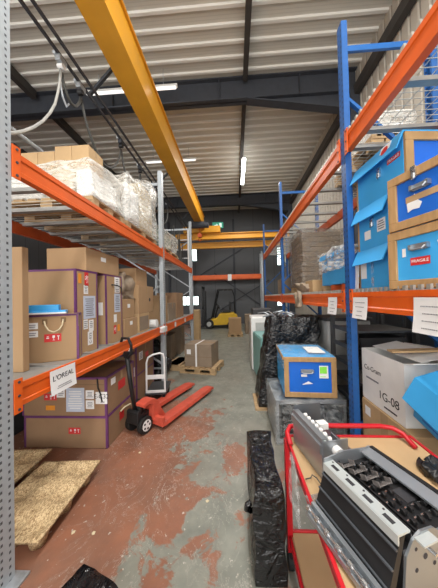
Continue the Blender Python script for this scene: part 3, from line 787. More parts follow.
sticker(t, d, 'r', 0.0, 0.2, 0.1, 0.13, M['paper'], 'code_label'); printing(t, d, 'r', 0.0, 0.2, 'E32', 0.05, M['ink'], PI / 2)
t, d = carton('brown carton on the floor behind the hand cart, lower one', -2.05, -1.46, 3.26, 3.93, 0.004, 0.44, 'kraft3', 'purple')
t, d = carton('brown carton with red label behind the hand cart, upper one', -2.05, -1.46, 3.26, 3.93, 0.443, 0.875, 'kraft3', 'purple')
sticker(t, d, 'r', -0.18, 0.25, 0.13, 0.12, M['paper']); ink_lines(t, d, 'r', -0.18, 0.25, 0.1, 0.09, 4)
sticker(t, d, 'r', 0.05, 0.22, 0.12, 0.08, M['red_label'], 'handling_label')

for k in range(3):  # added dark boxes that blacken the gap under and behind the left rack
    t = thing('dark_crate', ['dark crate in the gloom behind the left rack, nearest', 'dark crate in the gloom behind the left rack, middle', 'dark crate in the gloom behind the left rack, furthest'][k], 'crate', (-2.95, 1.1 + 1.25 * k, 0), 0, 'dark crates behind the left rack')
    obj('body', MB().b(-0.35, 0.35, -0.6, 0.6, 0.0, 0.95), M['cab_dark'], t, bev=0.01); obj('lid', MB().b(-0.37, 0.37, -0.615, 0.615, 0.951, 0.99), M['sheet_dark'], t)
# --- moulded chip pallets on the floor
def chip_pallet(label, loc, w, l, rz, thick=0.1):
    t = thing('moulded_pallet', label, 'pallet', loc, rz, 'moulded chip pallets')
    def zf(x, y):
        z = thick
        for px in (-w / 3.1, 0, w / 3.1):
            for py in (-l / 2.9, 0, l / 2.9):
                r = math.hypot(x - px, y - py)
                z -= 0.028 * max(0.0, 1 - (r / 0.085) ** 2) ** 1.0
        return z
    mb = MB(); nx, ny = 40, 48; top = {}; bot = {}
    for i in range(nx + 1):
        for j in range(ny + 1):
            x, y = -w / 2 + w * i / nx, -l / 2 + l * j / ny
            top[i, j] = mb.bm.verts.new((x, y, zf(x, y))); bot[i, j] = mb.bm.verts.new((x, y, zf(x, y) - 0.018))
    for i in range(nx):
        for j in range(ny):
            mb.bm.faces.new((top[i, j], top[i + 1, j], top[i + 1, j + 1], top[i, j + 1]))
            mb.bm.faces.new((bot[i, j], bot[i, j + 1], bot[i + 1, j + 1], bot[i + 1, j]))
    for i in range(nx):
        mb.bm.faces.new((top[i, 0], bot[i, 0], bot[i + 1, 0], top[i + 1, 0])); mb.bm.faces.new((top[i, ny], top[i + 1, ny], bot[i + 1, ny], bot[i, ny]))
    for j in range(ny):
        mb.bm.faces.new((top[0, j], top[0, j + 1], bot[0, j + 1], bot[0, j])); mb.bm.faces.new((top[nx, j], bot[nx, j], bot[nx, j + 1], top[nx, j + 1]))
    obj('top_board', mb, M['chip'], t, smooth=True)
    for px in (-w / 3.1, 0, w / 3.1):
        for py in (-l / 2.9, 0, l / 2.9):
            obj('foot', MB().cyl((px, py, 0), (px, py, thick - 0.03), 0.045, 14, 0.065), M['chip'], t, smooth=True)
    return t
chip_pallet('moulded wood chip pallet nearest the aisle on the floor at left', (-1.475, 1.70, 0), 0.5, 0.66, R(3), 0.12)
chip_pallet('second moulded wood chip pallet further left behind the grey post', (-2.08, 1.78, 0), 0.6, 0.74, R(3), 0.13)

# --- left rack, upper level: film wrapped loads
def wood_pallet(label, loc, w, l, rz=0.0, group='wooden pallets', h=0.14):
    t = thing('wooden_pallet', label, 'pallet', loc, rz, group)
    for k in range(7):
        x = -w / 2 + 0.05 + (w - 0.1) * k / 6
        obj('top_board', MB().b(x - 0.045, x + 0.045, -l / 2, l / 2, h - 0.02, h), M['wood'], t)
    for y in (-l / 2 + 0.05, 0, l / 2 - 0.05):
        obj('stringer_board', MB().b(-w / 2, w / 2, y - 0.05, y + 0.05, h - 0.042, h - 0.0205), M['wood'], t)
        for x in (-w / 2 + 0.06, 0, w / 2 - 0.06): obj('block', MB().b(x - 0.06, x + 0.06, y - 0.045, y + 0.045, 0.0205, h - 0.0425), M['wood'], t)
        obj('bottom_board', MB().b(-w / 2, w / 2, y - 0.05, y + 0.05, 0, 0.02), M['wood'], t)
    return t
def shift_load(label, x0, x1, y0, y1, zb, zt, fz, seed, boxes, m='film', over=0.015):
    t = thing('wrapped_load', label, 'wrapped load', ((x0 + x1) / 2, (y0 + y1) / 2, zb), 0, None)
    cx, cy = (x0 + x1) / 2, (y0 + y1) / 2
    for (a, b_, c, e, f, g, mm) in boxes: obj('inner_box', MB().b(a - cx, b_ - cx, c - cy, e - cy, f - zb, g - zb), M[mm], t, bev=0.01)
    def ff(p):
        h = p.z / (zt - zb)
        top = fz(p.y + cy) - zb
        return (p.x * (1.03 - 0.05 * h), p.y, h * top)
    obj('stretch_film', MB().lump(x0 - cx - over, x1 - cx + over, y0 - cy - over, y1 - cy + over, 0, zt - zb, (14, 20, 12), 0.075, 3.2, seed, ff), M[m], t, smooth=True)
    return t
wood_pallet('wooden pallet under the low film wrapped load on the upper left level', (-1.86, 2.50, LU), 0.98, 0.62)
wood_pallet('wooden pallet under the tall film wrapped load on the upper left level', (-1.86, 3.42, LU), 0.98, 1.06)
zp = LU + 0.142
shift_load('low film wrapped load of white boxes on the upper left level behind the near beam', -2.32, -1.38, 2.2, 2.8, zp, 2.96,
           lambda y: 2.93 + 0.06 * max(0, min(1, (y - 2.2) / 0.5)), 1.3,
           [(-2.28, -1.95, 2.24, 2.5, zp, 2.86, 'white_card'), (-1.9, -1.62, 2.24, 2.5, zp, 2.9, 'strap'), (-1.58, -1.42, 2.24, 2.7, zp, 2.88, 'white_card'), (-2.28, -1.66, 2.53, 2.76, zp, 2.9, 'white_card')])
shift_load('tall film wrapped load of pale machines on the upper left level by the second post', -2.32, -1.38, 2.9, 3.92, zp, 3.5,
           lambda y: 3.2 + 0.28 * max(0, min(1, (y - 2.9) / 0.8)), 4.7,
           [(-2.3, -1.9, 2.94, 3.3, zp, 3.1, 'strap'), (-1.8, -1.42, 2.94, 3.35, zp, 3.12, 'white_plastic'), (-2.3, -1.42, 3.42, 3.88, zp, 3.36, 'strap')])
# cartons resting at the back of the low load
for k in range(4):
    x0 = -2.38 + k * 0.2
    carton(['leftmost carton of the row on top of the low wrapped load', 'second carton of the row on top of the low wrapped load', 'third carton of the row on top of the low wrapped load', 'rightmost carton of the row on top of the low wrapped load'][k], x0, x0 + 0.195, 2.45, 2.72, 3.03, 3.24 + (0.05 if k > 1 else 0), 'kraft2', group='cartons on the low wrapped load')
# second bay upper level
wood_pallet('wooden pallet in the second bay of the upper left level', (-1.86, 4.85, LU), 0.98, 1.2)
shift_load('greenish film wrapped load in the second bay of the upper left level', -2.3, -1.42, 4.3, 5.4, zp, 3.1, lambda y: 3.0, 8.2, [(-2.25, -1.5, 4.4, 5.3, zp, 2.95, 'green_glass')], over=0.03)
mb = MB()
for k in range(9):
    yy = 5.65 + 0.1 * k; mb.tube([(-1.9 + 0.05 * rnd.random(), yy, LU + 0.02), (-1.85 + 0.2 * rnd.random(), yy + 0.05, 2.9 + 0.3 * rnd.random()), (-1.6 + 0.1 * rnd.random(), yy + 0.02, 3.2 + 0.3 * rnd.random()), (-1.5, yy, LU + 0.02)], 0.014, 6)
for o in objs('dark_cable', mb, M['cable_dark']): tag(o, 'dark cable in the tangle at the far end of the upper left level', 'cable', 'tangled cables on the upper left level')
t = thing('guard_rail', 'white tubular guard rail at the far end of the left rack', 'guard rail', (0, 0, 0))
for x, z in ((-1.36, 3.6), (-2.2, 3.6)): obj('rail_post', MB().cyl((x, 6.5, LU), (x, 6.5, z), 0.025, 10), M['white_plastic'], t)
for z in (2.75, 3.0, 3.3): obj('rung', MB().cyl((-2.2, 6.5, z), (-1.36, 6.5, z), 0.018, 8), M['white_plastic'], t)

# ------------------------------------------------------------------ pallet truck
t = thing('pallet_truck', 'faded red hand pallet truck parked on the floor by the left rack', 'pallet truck', (-1.085, 2.85, 0), R(-24))
fk = None
for s in (-1, 1):
    x = s * 0.19
    m = MB().prism([(x - 0.08, 0.045), (x - 0.065, 0.09), (x + 0.065, 0.09), (x + 0.08, 0.045), (x + 0.07, 0.045), (x + 0.058, 0.082), (x - 0.058, 0.082), (x - 0.07, 0.045)], 'y', -0.05, 1.0)
    m.prism([(x - 0.08, 0.045), (x - 0.065, 0.09), (x + 0.065, 0.09), (x + 0.08, 0.045)], 'y', 1.0, 1.03)
    m.bar((x, 1.02, 0.068), (x, 1.13, 0.05), 0.13, 0.035)
    f = obj('fork', m, M['truck_red'], t, bev=0.004)
    obj('load_roller', MB().cyl((x - 0.04, 0.93, 0.04), (x + 0.04, 0.93, 0.04), 0.039, 16), M['rubber'], f)
body = MB().b(-0.27, 0.27, -0.09, -0.03, 0.05, 0.1).b(-0.27, 0.27, -0.1, -0.05, 0.1, 0.16)
body.prism([(-0.12, 0.12), (-0.03, 0.1), (0.06, 0.09), (0.09, 0.09), (-0.05, 0.33), (-0.09, 0.365), (-0.15, 0.38), (-0.26, 0.36), (-0.26, 0.325), (-0.17, 0.335), (-0.12, 0.3)], 'x', 0.02, 0.15)
obj('fork_carriage', body, M['truck_red'], t, bev=0.005)
obj('hydraulic_pump', MB().cyl((0, -0.2, 0.16), (0, -0.2, 0.36), 0.05, 16).b(-0.09, 0.09, -0.3, -0.13, 0.13, 0.24).cyl((0.06, -0.24, 0.2), (0.06, -0.24, 0.33), 0.022).cyl((-0.09, -0.27, 0.25), (0.09, -0.27, 0.25), 0.03), M['matt_black'], t, bev=0.006)
for s in (-1, 1):
    w = obj('steering_wheel', MB().cyl((s * 0.065, -0.2, 0.098), (s * 0.125, -0.2, 0.098), 0.098, 28), M['rubber'], t, bev=0.01)
    hub = MB().cyl((s * 0.12, -0.2, 0.098), (s * 0.129, -0.2, 0.098), 0.062, 24); obj('wheel_hub', hub, M['white_plastic'], w)
    sp = MB()
    for k in range(5):
        a = k * 2 * PI / 5; c = Vector((s * 0.13, -0.2 + 0.04 * math.cos(a), 0.098 + 0.04 * math.sin(a))); sp.cyl(c, c + Vector((s * 0.002, 0, 0)), 0.013, 10)
    objs('hub_hole', sp, M['ink'], w)
hd = obj('handle', MB().tube([(0, -0.25, 0.25), (0.0, -0.31, 0.6), (0.0, -0.35, 0.9)], 0.024, 10), M['matt_black'], t, smooth=True)
lp = [(0, -0.35, 0.89), (-0.075, -0.357, 0.95), (-0.085, -0.365, 1.05), (-0.05, -0.37, 1.12), (0.05, -0.37, 1.12), (0.085, -0.365, 1.05), (0.075, -0.357, 0.95), (0, -0.35, 0.89)]
obj('grip_loop', MB().tube(lp, 0.016, 8).b(-0.03, 0.03, -0.37, -0.33, 0.9, 0.97), M['matt_black'], hd, smooth=False)
obj('release_lever', MB().tube([(0.02, -0.34, 0.97), (0.03, -0.32, 1.04), (0.0, -0.33, 1.08)], 0.008, 6), M['chrome'], hd)

# hand cart behind
t = thing('platform_cart', 'small cart with a white tubular handle standing behind the pallet truck', 'cart', (-1.25, 3.5, 0), R(8))
obj('platform', MB().b(-0.14, 0.17, -0.18, 0.3, 0.13, 0.16), M['cab_dark'], t, bev=0.005)
obj('handle_frame', MB().tube([(-0.12, -0.15, 0.16), (-0.115, -0.15, 0.6), (-0.09, -0.15, 0.68), (-0.02, -0.15, 0.72), (0.08, -0.15, 0.74), (0.13, -0.15, 0.72), (0.145, -0.15, 0.66), (0.15, -0.15, 0.16)], 0.014, 9).b(-0.12, 0.15, -0.16, -0.145, 0.36, 0.42).b(-0.12, 0.15, -0.165, -0.14, 0.16, 0.19), M['white_plastic'], t, smooth=False)
for x, yy in ((-0.1, -0.13), (0.13, -0.13), (-0.1, 0.24), (0.13, 0.24)):
    obj('wheel', MB().cyl((x - 0.015, yy, 0.055), (x + 0.015, yy, 0.055), 0.055, 16).b(x - 0.022, x + 0.022, yy - 0.03, yy + 0.03, 0.111, 0.13), M['rubber'], t)

# ------------------------------------------------------------------ mid-aisle pallet with strapped carton
wood_pallet('wooden pallet carrying one strapped carton in the middle of the aisle', (-0.74, 4.85, 0), 0.78, 0.66, R(-12), 'wooden pallets', 0.13)
t, d = carton('strapped brown carton on the pallet in the middle of the aisle', -1.04, -0.45, 4.58, 5.08, 0.133, 0.59, 'kraft4', rz=R(-12), seam=True)
sticker(t, d, 'f', -0.2, 0.3, 0.09, 0.1, M['paper'])
obj('strap', MB().b(-0.055, -0.02, d[2] - 0.004, d[3] + 0.004, d[5] + 0.001, d[5] + 0.004).b(-0.055, -0.02, d[2] - 0.004, d[2] - 0.001, 0, d[5]).b(-0.055, -0.02, d[3] + 0.001, d[3] + 0.004, 0, d[5]), M['paper'], t)
obj('box_seam', MB().b(d[0] + 0.0, d[1], d[2] - 0.0012, d[2] - 0.0003, 0.2, 0.206).b(0.02, 0.026, d[2] - 0.0012, d[2] - 0.0003, 0.0, 0.4), M['seam'], t)
wood_pallet('short wooden pallet edge showing left of the strapped carton', (-1.32, 5.1, 0), 0.36, 0.6, R(-12), 'wooden pallets', 0.13)
t, d = carton('tall narrow carton column standing upright at the end of the left rack', -1.5, -1.22, 7.35, 7.75, 0.004, 1.15, 'kraft2')
o = obj('junk_heap', MB().lump(-0.22, 0.22, -0.3, 0.3, 0, 0.55, (8, 8, 8), 0.25, 4, 5.5, f=lambda p: (p.x * (1 - p.z), p.y * (1 - p.z * .8), p.z)), M['black'], smooth=True, loc=(-1.68, 4.42, 0.02))
tag(o, 'heap of black wrapped scrap on the floor under the left rack second bay', 'wrapped scrap')
for k in range(3):
    carton(['dull floor carton in the second bay under the left rack, nearest', 'dull floor carton in the second bay under the left rack, middle', 'dull floor carton in the second bay under the left rack, furthest'][k], -2.1, -1.75 + 0.1 * k, 5.0 + 0.6 * k, 5.5 + 0.6 * k, 0.004, 0.5 + 0.12 * k, 'kraft4', group='floor cartons under the second left bay')

# ------------------------------------------------------------------ forklift
t = thing('forklift', 'yellow and black forklift truck parked sideways before the back wall', 'forklift', (-0.7, 11.35, 0))
c = MB().prism([(-0.55, 0.16), (0.75, 0.2), (0.82, 0.35), (0.8, 0.62), (0.62, 0.78), (-0.1, 0.74), (-0.25, 0.5), (-0.55, 0.48)], 'y', -0.42, 0.42)
obj('counterweight_body', c, M['yellow'], t, bev=0.03)
for x, r in ((-0.62, 0.24), (0.5, 0.2)):
    for yy in (-0.46, 0.34):
        w = obj('wheel', MB().cyl((x, yy, r), (x, yy + 0.14, r), r, 22), M['rubber'], t, bev=0.02)
        obj('wheel_hub', MB().cyl((x, yy - 0.006, r), (x, yy + 0.0, r), r * 0.5, 16), M['cab_grey'], w)
obj('mast', MB().b(-0.98, -0.9, -0.3, -0.22, 0.06, 2.15).b(-0.98, -0.9, 0.22, 0.3, 0.06, 2.15).b(-0.98, -0.9, -0.3, 0.3, 2.0, 2.1).b(-0.88, -0.82, -0.24, -0.18, 0.1, 1.9).b(-0.88, -0.82, 0.18, 0.24, 0.1, 1.9).b(-0.98, -0.9, -0.3, 0.3, 1.0, 1.08), M['matt_black'], t)
objs('fork', MB().b(-1.7, -0.99, -0.26, -0.16, 0.05, 0.09).b(-1.03, -0.99, -0.26, -0.16, 0.09, 0.6).b(-1.7, -0.99, 0.16, 0.26, 0.05, 0.09).b(-1.03, -0.99, 0.16, 0.26, 0.09, 0.6), M['steel_dark'], t)
og = MB()
for yy in (-0.4, 0.4):
    og.tube([(-0.5, yy, 0.5), (-0.3, yy, 1.35), (-0.15, yy, 1.95), (0.55, yy, 1.95), (0.68, yy, 1.6), (0.68, yy, 0.75)], 0.035, 8)
for x in (-0.15, 0.08, 0.32, 0.55): og.cyl((x, -0.4, 1.95), (x, 0.4, 1.95), 0.025, 8)
obj('overhead_guard', og, M['matt_black'], t)
obj('seat', MB().b(0.05, 0.45, -0.22, 0.22, 0.78, 0.9).b(0.38, 0.5, -0.22, 0.22, 0.9, 1.35), M['matt_black'], t, bev=0.03)
obj('steering_column', MB().tube([(-0.35, 0, 0.5), (-0.2, 0, 1.1)], 0.04, 8).cyl((-0.22, 0, 1.1), (-0.17, 0, 1.13), 0.17, 18), M['matt_black'], t)

# ------------------------------------------------------------------ blue crates
def flight_crate(label, w, dpt, h, loc, rz, lid=True, lid_drop=0.09, m_side='blue_sky', m_end='blue_deep', name='blue_crate', rx=0.0, ry=0.0, tilt=18, group=None, end_axis='y', fw=0.055):
    """x = long side direction length w; -y long side blue sheet with lid flap; the x ends are framed in ply"""
    t = thing(name, label, 'crate', loc, rz, group, rx, ry)
    obj('body', MB().b(-w / 2, w / 2, -dpt / 2, dpt / 2, 0, h), M[m_side], t, bev=0.004)
    for s in (-1, 1):
        xa, xb = sorted((s * w / 2, s * (w / 2 + 0.02)))
        e = obj('end_frame', MB().b(xa, xb, -dpt / 2, dpt / 2, 0, fw).b(xa, xb, -dpt / 2, dpt / 2, h - fw, h).b(xa, xb, -dpt / 2, -dpt / 2 + fw, fw, h - fw).b(xa, xb, dpt / 2 - fw, dpt / 2, fw, h - fw), M['ply'], t, bev=0.003)
        xa, xb = sorted((s * w / 2, s * (w / 2 + 0.006)))
        obj('end_panel', MB().b(xa, xb, -dpt / 2 + fw, dpt / 2 - fw, fw, h - fw), M[m_end], e)
    if lid:
        a = R(tilt); L_ = lid_drop
        y1, z1 = -dpt / 2 - math.sin(a) * L_ - 0.004, h - math.cos(a) * L_
        lm = MB().prism([(-dpt / 2 - 0.004, h + 0.004), (y1, z1), (y1 - 0.007, z1 + 0.002), (-dpt / 2 - 0.012, h + 0.012), (dpt / 2, h + 0.012), (dpt / 2, h + 0.004)], 'x', -w / 2 - 0.015, w / 2 + 0.015)
        obj('lid', lm, M[m_side], t)
    return t, (-w / 2, w / 2, -dpt / 2, dpt / 2, 0, h)
def latch(t, x, y, z, axis='y'):
    obj('latch', MB().b(x - 0.012, x + 0.012, y - 0.012, y, z - 0.035, z + 0.035).cyl((x, y - 0.016, z + 0.02), (x, y - 0.012, z + 0.02), 0.014, 10).b(x - 0.006, x + 0.006, y - 0.02, y - 0.012, z - 0.045, z - 0.005), M['chrome'], t)
def handle_on_frame(t, d, x, z, w=0.075):
    obj('handle', MB().b(x - w / 2 - 0.01, x - w / 2 + 0.005, d[2] - 0.03, d[2] - 0.0, z - 0.014, z + 0.014).b(x + w / 2 - 0.005, x + w / 2 + 0.01, d[2] - 0.03, d[2], z - 0.014, z + 0.014)
        .tube([(x - w / 2, d[2] - 0.028, z), (x - w / 2 + 0.01, d[2] - 0.034, z - 0.016), (x + w / 2 - 0.01, d[2] - 0.034, z - 0.016), (x + w / 2, d[2] - 0.028, z)], 0.006, 6)
        .b(x - w * .55, x + w * .55, d[2] - 0.012, d[2] - 0.005, z - 0.018, z + 0.018), M['sheet'], t)
def framed_crate(label, w, dpt, h, loc, rz, m_panel, fw=0.05, name='blue_crate', rx=0.0, group=None):
    """ply framed end on the -y face, blue sides"""
    t = thing(name, label, 'crate', loc, rz, group, rx)
    obj('body', MB().b(-w / 2, w / 2, -dpt / 2, dpt / 2, 0, h), M['blue_sky'], t, bev=0.003)
    e = obj('end_frame', MB().b(-w / 2, w / 2, -dpt / 2 - 0.02, -dpt / 2, 0, fw).b(-w / 2, w / 2, -dpt / 2 - 0.02, -dpt / 2, h - fw, h).b(-w / 2, -w / 2 + fw, -dpt / 2 - 0.02, -dpt / 2, fw, h - fw).b(w / 2 - fw, w / 2, -dpt / 2 - 0.02, -dpt / 2, fw, h - fw), M['ply'], t, bev=0.003)
    obj('end_panel', MB().b(-w / 2 + fw, w / 2 - fw, -dpt / 2 - 0.005, -dpt / 2, fw, h - fw), M[m_panel], e)
    # ply strips along the long edges
    obj('edge_strip', MB().b(-w / 2 - 0.012, -w / 2 - 0.0005, -dpt / 2, dpt / 2, h - 0.035, h), M['ply'], t)
    return t, (-w / 2, w / 2, -dpt / 2 - 0.006, dpt / 2, 0, h)

# stack of three by the blue upright: long sides face the aisle
ZR = RD + 0.004
def stack_crate(label, w, h, z, lid_tilt, y_far, rot, xface):
    # long side faces -X: local x axis points to -Y
    rz = R(-90 + rot)
    dpt = 0.48
    ux = Vector((math.cos(rz), math.sin(rz))); uy = Vector((-math.sin(rz), math.cos(rz)))
    c = Vector((xface, y_far)) + ux * (w / 2 + 0.02) + uy * (dpt / 2)
    return flight_crate(label, w, dpt, h, (c.x, c.y, z), rz, True, 0.12, tilt=lid_tilt)
t, d = stack_crate('light blue crate at the bottom of the stack of three by the blue post', 0.33, 0.32, ZR, 26, 1.87, 3, 1.075)
sticker(t, d, 'f', -0.12, 0.2, 0.07, 0.2, M['paper'], 'paper_sheet'); sticker(t, d, 'f', 0.03, 0.29, 0.09, 0.06, M['paper']); ink_lines(t, d, 'f', 0.03, 0.29, 0.07, 0.04, 3)
obj('clear_tape', MB().b(-0.03, 0.0, d[2] - 0.002, d[2] - 0.0005, 0.02, 0.24), M['clear'], t)
t, d = stack_crate('light blue crate in the middle of the stack of three by the blue post', 0.33, 0.33, ZR + 0.336, 26, 1.87, 4, 1.075)
sticker(t, d, 'f', 0.09, 0.15, 0.085, 0.09, M['paper']); ink_lines(t, d, 'f', 0.09, 0.15, 0.07, 0.07, 4)
sticker(t, d, 'f', -0.06, 0.11, 0.07, 0.07, M['paper'], 'sticker'); latch(t, 0.0, d[2], 0.2)
t, d = stack_crate('light blue crate with a stickered lid, topmost of the stack by the blue post', 0.46, 0.33, ZR + 0.685, 26, 1.87, 5, 1.075)
latch(t, 0.02, d[2], 0.19)
fl_ = sticker(t, d, 'f', 0.15, 0.215, 0.11, 0.035, M['red_label'], 'fragile_label', label='red label lettered FRAGILE'); printing(fl_, d, 'f', 0.15, 0.215, 'FRAGILE', 0.026, M['paper'])
s_ = obj('lid_sticker', MB().b(0.07, 0.16, -0.003, 0.0, -0.045, 0.045), M['paper'], t, loc=(0, d[2] - 0.032, 0.29), rot=(R(-20), 0, 0))
obj('sticker_mark', MB().cyl((0.115, -0.0045, 0.0), (0.115, -0.003, 0.0), 0.03, 16), M['red_label'], s_)
o = obj('paper_sheet', MB().b(-0.003, 0.0, -0.035, 0.035, 0, 0.22), M['paper'], loc=(1.045, 1.86, ZR + 0.02)); o.rotation_euler = (0, R(3), R(-6))
tag(o, 'white paper sheet standing at the foot of the blue crate stack by the post', 'paper')
# two ply framed crates nearer
def end_crate(label, z, h, mp, corner, rz, w=0.52, dpt=0.46):
    ux = Vector((math.cos(rz), math.sin(rz))); uy = Vector((-math.sin(rz), math.cos(rz)))
    c = Vector(corner) + ux * w / 2 + uy * (dpt / 2 + 0.02)
    return framed_crate(label, w, dpt, h, (c.x, c.y, z), rz, mp)
t, d = end_crate('plywood framed crate with bright blue panel, lower of the near pair', ZR, 0.35, 'blue_sky', (0.985, 1.375), R(-73))
handle_on_frame(t, d, -0.08, 0.235)
fl_ = sticker(t, d, 'f', -0.085, 0.155, 0.1, 0.045, M['red_label'], 'fragile_label', label='red label lettered FRAGILE'); printing(fl_, d, 'f', -0.085, 0.155, 'FRAGILE', 0.024, M['paper'])
obj('torn_sticker', MB().prism([(0.0, 0.25), (0.06, 0.265), (0.16, 0.27), (0.16, 0.24), (0.1, 0.23), (0.07, 0.21), (0.05, 0.16), (0.035, 0.2), (0.01, 0.215)], 'y', d[2] - 0.002, d[2] - 0.0004), M['paper'], t)
sticker(t, d, 'f', -0.17, 0.215, 0.02, 0.05, M['paper'], 'sticker')
t, d = end_crate('plywood framed crate with deep blue panel, upper of the near pair', ZR + 0.356, 0.33, 'blue_deep', (0.985, 1.36), R(-73))
handle_on_frame(t, d, -0.075, 0.215); latch(t, -0.1, d[2] - 0.014, 0.3)
obj('torn_sticker', MB().prism([(-0.155, 0.14), (-0.135, 0.165), (-0.11, 0.185), (-0.1, 0.15), (-0.075, 0.125), (-0.09, 0.095), (-0.125, 0.1), (-0.15, 0.09)], 'y', d[2] - 0.002, d[2] - 0.0004), M['paper'], t)
obj('packing_tape', MB().b(-0.16, 0.2, d[2] - 0.0022, d[2] - 0.0006, 0.145, 0.18), M['tape'], t)

# wrapped things in the second right bay
wood_pallet('wooden pallet under the tall brown wrapped load on the right shelf', (1.45, 3.95, ZR), 0.68, 0.74, 0, 'wooden pallets', 0.12)
t = thing('wrapped_load', 'tall stack of flat brown cartons in dusty film on the right shelf', 'wrapped load', (1.45, 3.95, ZR + 0.122))
for k in range(11):
    z = 0.082 * k; obj('flat_carton', MB().b(-0.32, 0.3, -0.34, -0.01, z, z + 0.078).b(-0.32, 0.3, 0.0, 0.34, z, z + 0.078), M['kraft4'], t, bev=0.006)
obj('stretch_film', MB().lump(-0.35, 0.33, -0.37, 0.37, 0, 0.94, (8, 10, 12), 0.03, 5, 6.1), M['brownfilm'], t, smooth=True)
t, d = flight_crate('blue crate in crumpled clear film on the right shelf beyond the post', 0.6, 0.5, 0.36, (1.38, 2.52, ZR + 0.09), R(-90), True, 0.05, name='blue_crate')
obj('stretch_film', MB().lump(-0.33, 0.33, -0.285, 0.27, 0.16, 0.40, (14, 10, 8), 0.06, 9, 7.7, keep_base=False), M['film'], t, smooth=True)
for k, yy in enumerate((2.26, 2.52, 2.78)):
    o = obj('timber_block', MB().b(-0.25, 0.25, -0.05, 0.05, 0, 0.086), M['orange_dark'] if k < 2 else M['wood'], loc=(1.38, yy, ZR), bev=0.004)
    tag(o, ['timber block under the film covered blue crate, nearest', 'timber block under the film covered blue crate, middle', 'timber block under the film covered blue crate, furthest'][k], 'block', 'timber blocks under the blue crate')
carton('small tan carton on the right shelf between brown load and blue crate', 1.07, 1.4, 3.0, 3.3, ZR, 1.76, 'kraft2')
o = obj('packing_paper', MB().lump(-0.1, 0.12, -0.22, 0.2, 0, 0.14, (8, 10, 6), 0.09, 9, 9.2), M['sack'], smooth=True, loc=(1.12, 3.4, ZR + 0.01)); tag(o, 'crumpled brown packing paper at the right shelf edge', 'packing paper')
o = obj('packing_paper', MB().lump(-0.012, 0.03, -0.1, 0.1, -0.18, 0.06, (4, 8, 8), 0.05, 11, 12.2, keep_base=False), M['sack'], smooth=True, loc=(0.945, 3.3, 1.54)); tag(o, 'brown packing paper hanging over the right orange beam', 'packing paper')
carton('dull carton on the right shelf beside the third blue post', 1.08, 1.6, 4.85, 5.5, ZR, 1.95, 'kraft4')
# upper right level: milky film over goods, seen past the beam
wood_pallet('wooden pallet on the upper right level above the blue crates', (1.56, 2.5, RU), 0.4, 0.8)
shift_load('milky film wrapped load on the upper right level behind the blue post', 1.38, 1.74, 2.12, 2.9, RU + 0.142, 3.4, lambda y: 3.32, 3.3, [(1.4, 1.7, 2.15, 2.5, RU + 0.145, 3.25, 'white_card'), (1.4, 1.7, 2.52, 2.86, RU + 0.145, 3.2, 'strap')], over=0.02)
# paper signs on the right beam
for lb, yy, w_, h_ in (('small white notice on the right lower beam just beyond the blue post', 2.2, 0.2, 0.17), ('white printed notice on the right lower beam just before the blue post', 1.71, 0.2, 0.17), ('white printed notice on the right lower beam at the picture edge', 1.07, 0.23, 0.19)):
    paper_sign(lb, (RX - 0.013, yy, 1.525), w_, h_, -PI / 2, 0.015, 4)

# ------------------------------------------------------------------ goods under the right rack
# big white box on a cardboard box
t = thing('low_pallet', 'dark low pallet under the cardboard box beside the blue post', 'pallet', (1.42, 1.62, 0))
obj('deck_board', MB().b(-0.35, 0.35, -0.36, 0.3, 0.1, 0.33), M['cab_dark'], t); obj('block', MB().b(-0.33, 0.33, -0.34, -0.24, 0, 0.1).b(-0.33, 0.33, 0.18, 0.28, 0, 0.1), M['cab_dark'], t)
t, d = carton('tan cardboard box under the large white box beside the blue post', 1.075, 1.65, 1.33, 1.89, 0.333, 0.665, 'kraft2')
sticker(t, d, 'l', 0.2, 0.25, 0.07, 0.07, M['paper'])
obj('tape_strip', MB().b(d[0] - 0.0015, d[0] - 0.0004, -0.04, 0.04, 0.05, 0.33), M['tape'], t)
t, d = carton('large white printed carton with open flaps beside the blue post', 1.09, 1.66, 1.42, 1.9, 0.668, 1.085, 'white_card', flaps=True, name='white_box')
printing(t, d, 'l', 0.1, 0.27, 'Co-Gram', 0.054, M['ink'], name='lettering', off=0.001)
ink_lines(t, d, 'l', 0.1, 0.19, 0.16, 0.03, 1)
printing(t, d, 'l', -0.08, 0.11, '1G-08', 0.085, M['ink'], name='lettering', off=0.001)
ink_lines(t, d, 'l', -0.1, 0.04, 0.14, 0.025, 1, M['ink'])
obj('flap', MB().bar((d[0] + 0.1, 0, d[5] + 0.01), (d[0] + 0.3, 0, d[5] + 0.05), 0.5, 0.005, (0, 0, 1)), M['white_card'], t)
obj('flap', MB().bar((d[1] - 0.02, -0.02, d[5] + 0.005), (d[1] - 0.22, -0.02, d[5] + 0.04), 0.5, 0.005), M['white_card'], t)
obj('flap', MB().bar((-0.03, d[2] + 0.0, d[5]), (-0.03, d[2] - 0.07, d[5] + 0.02), 0.5, 0.005), M['white_card'], t)
o = obj('cardboard_strip', MB().bar((1.1, 1.65, 1.135), (1.62, 1.59, 1.16), 0.07, 0.012), M['kraft2'])
tag(o, 'loose cardboard strip lying across the top of the white carton', 'cardboard')
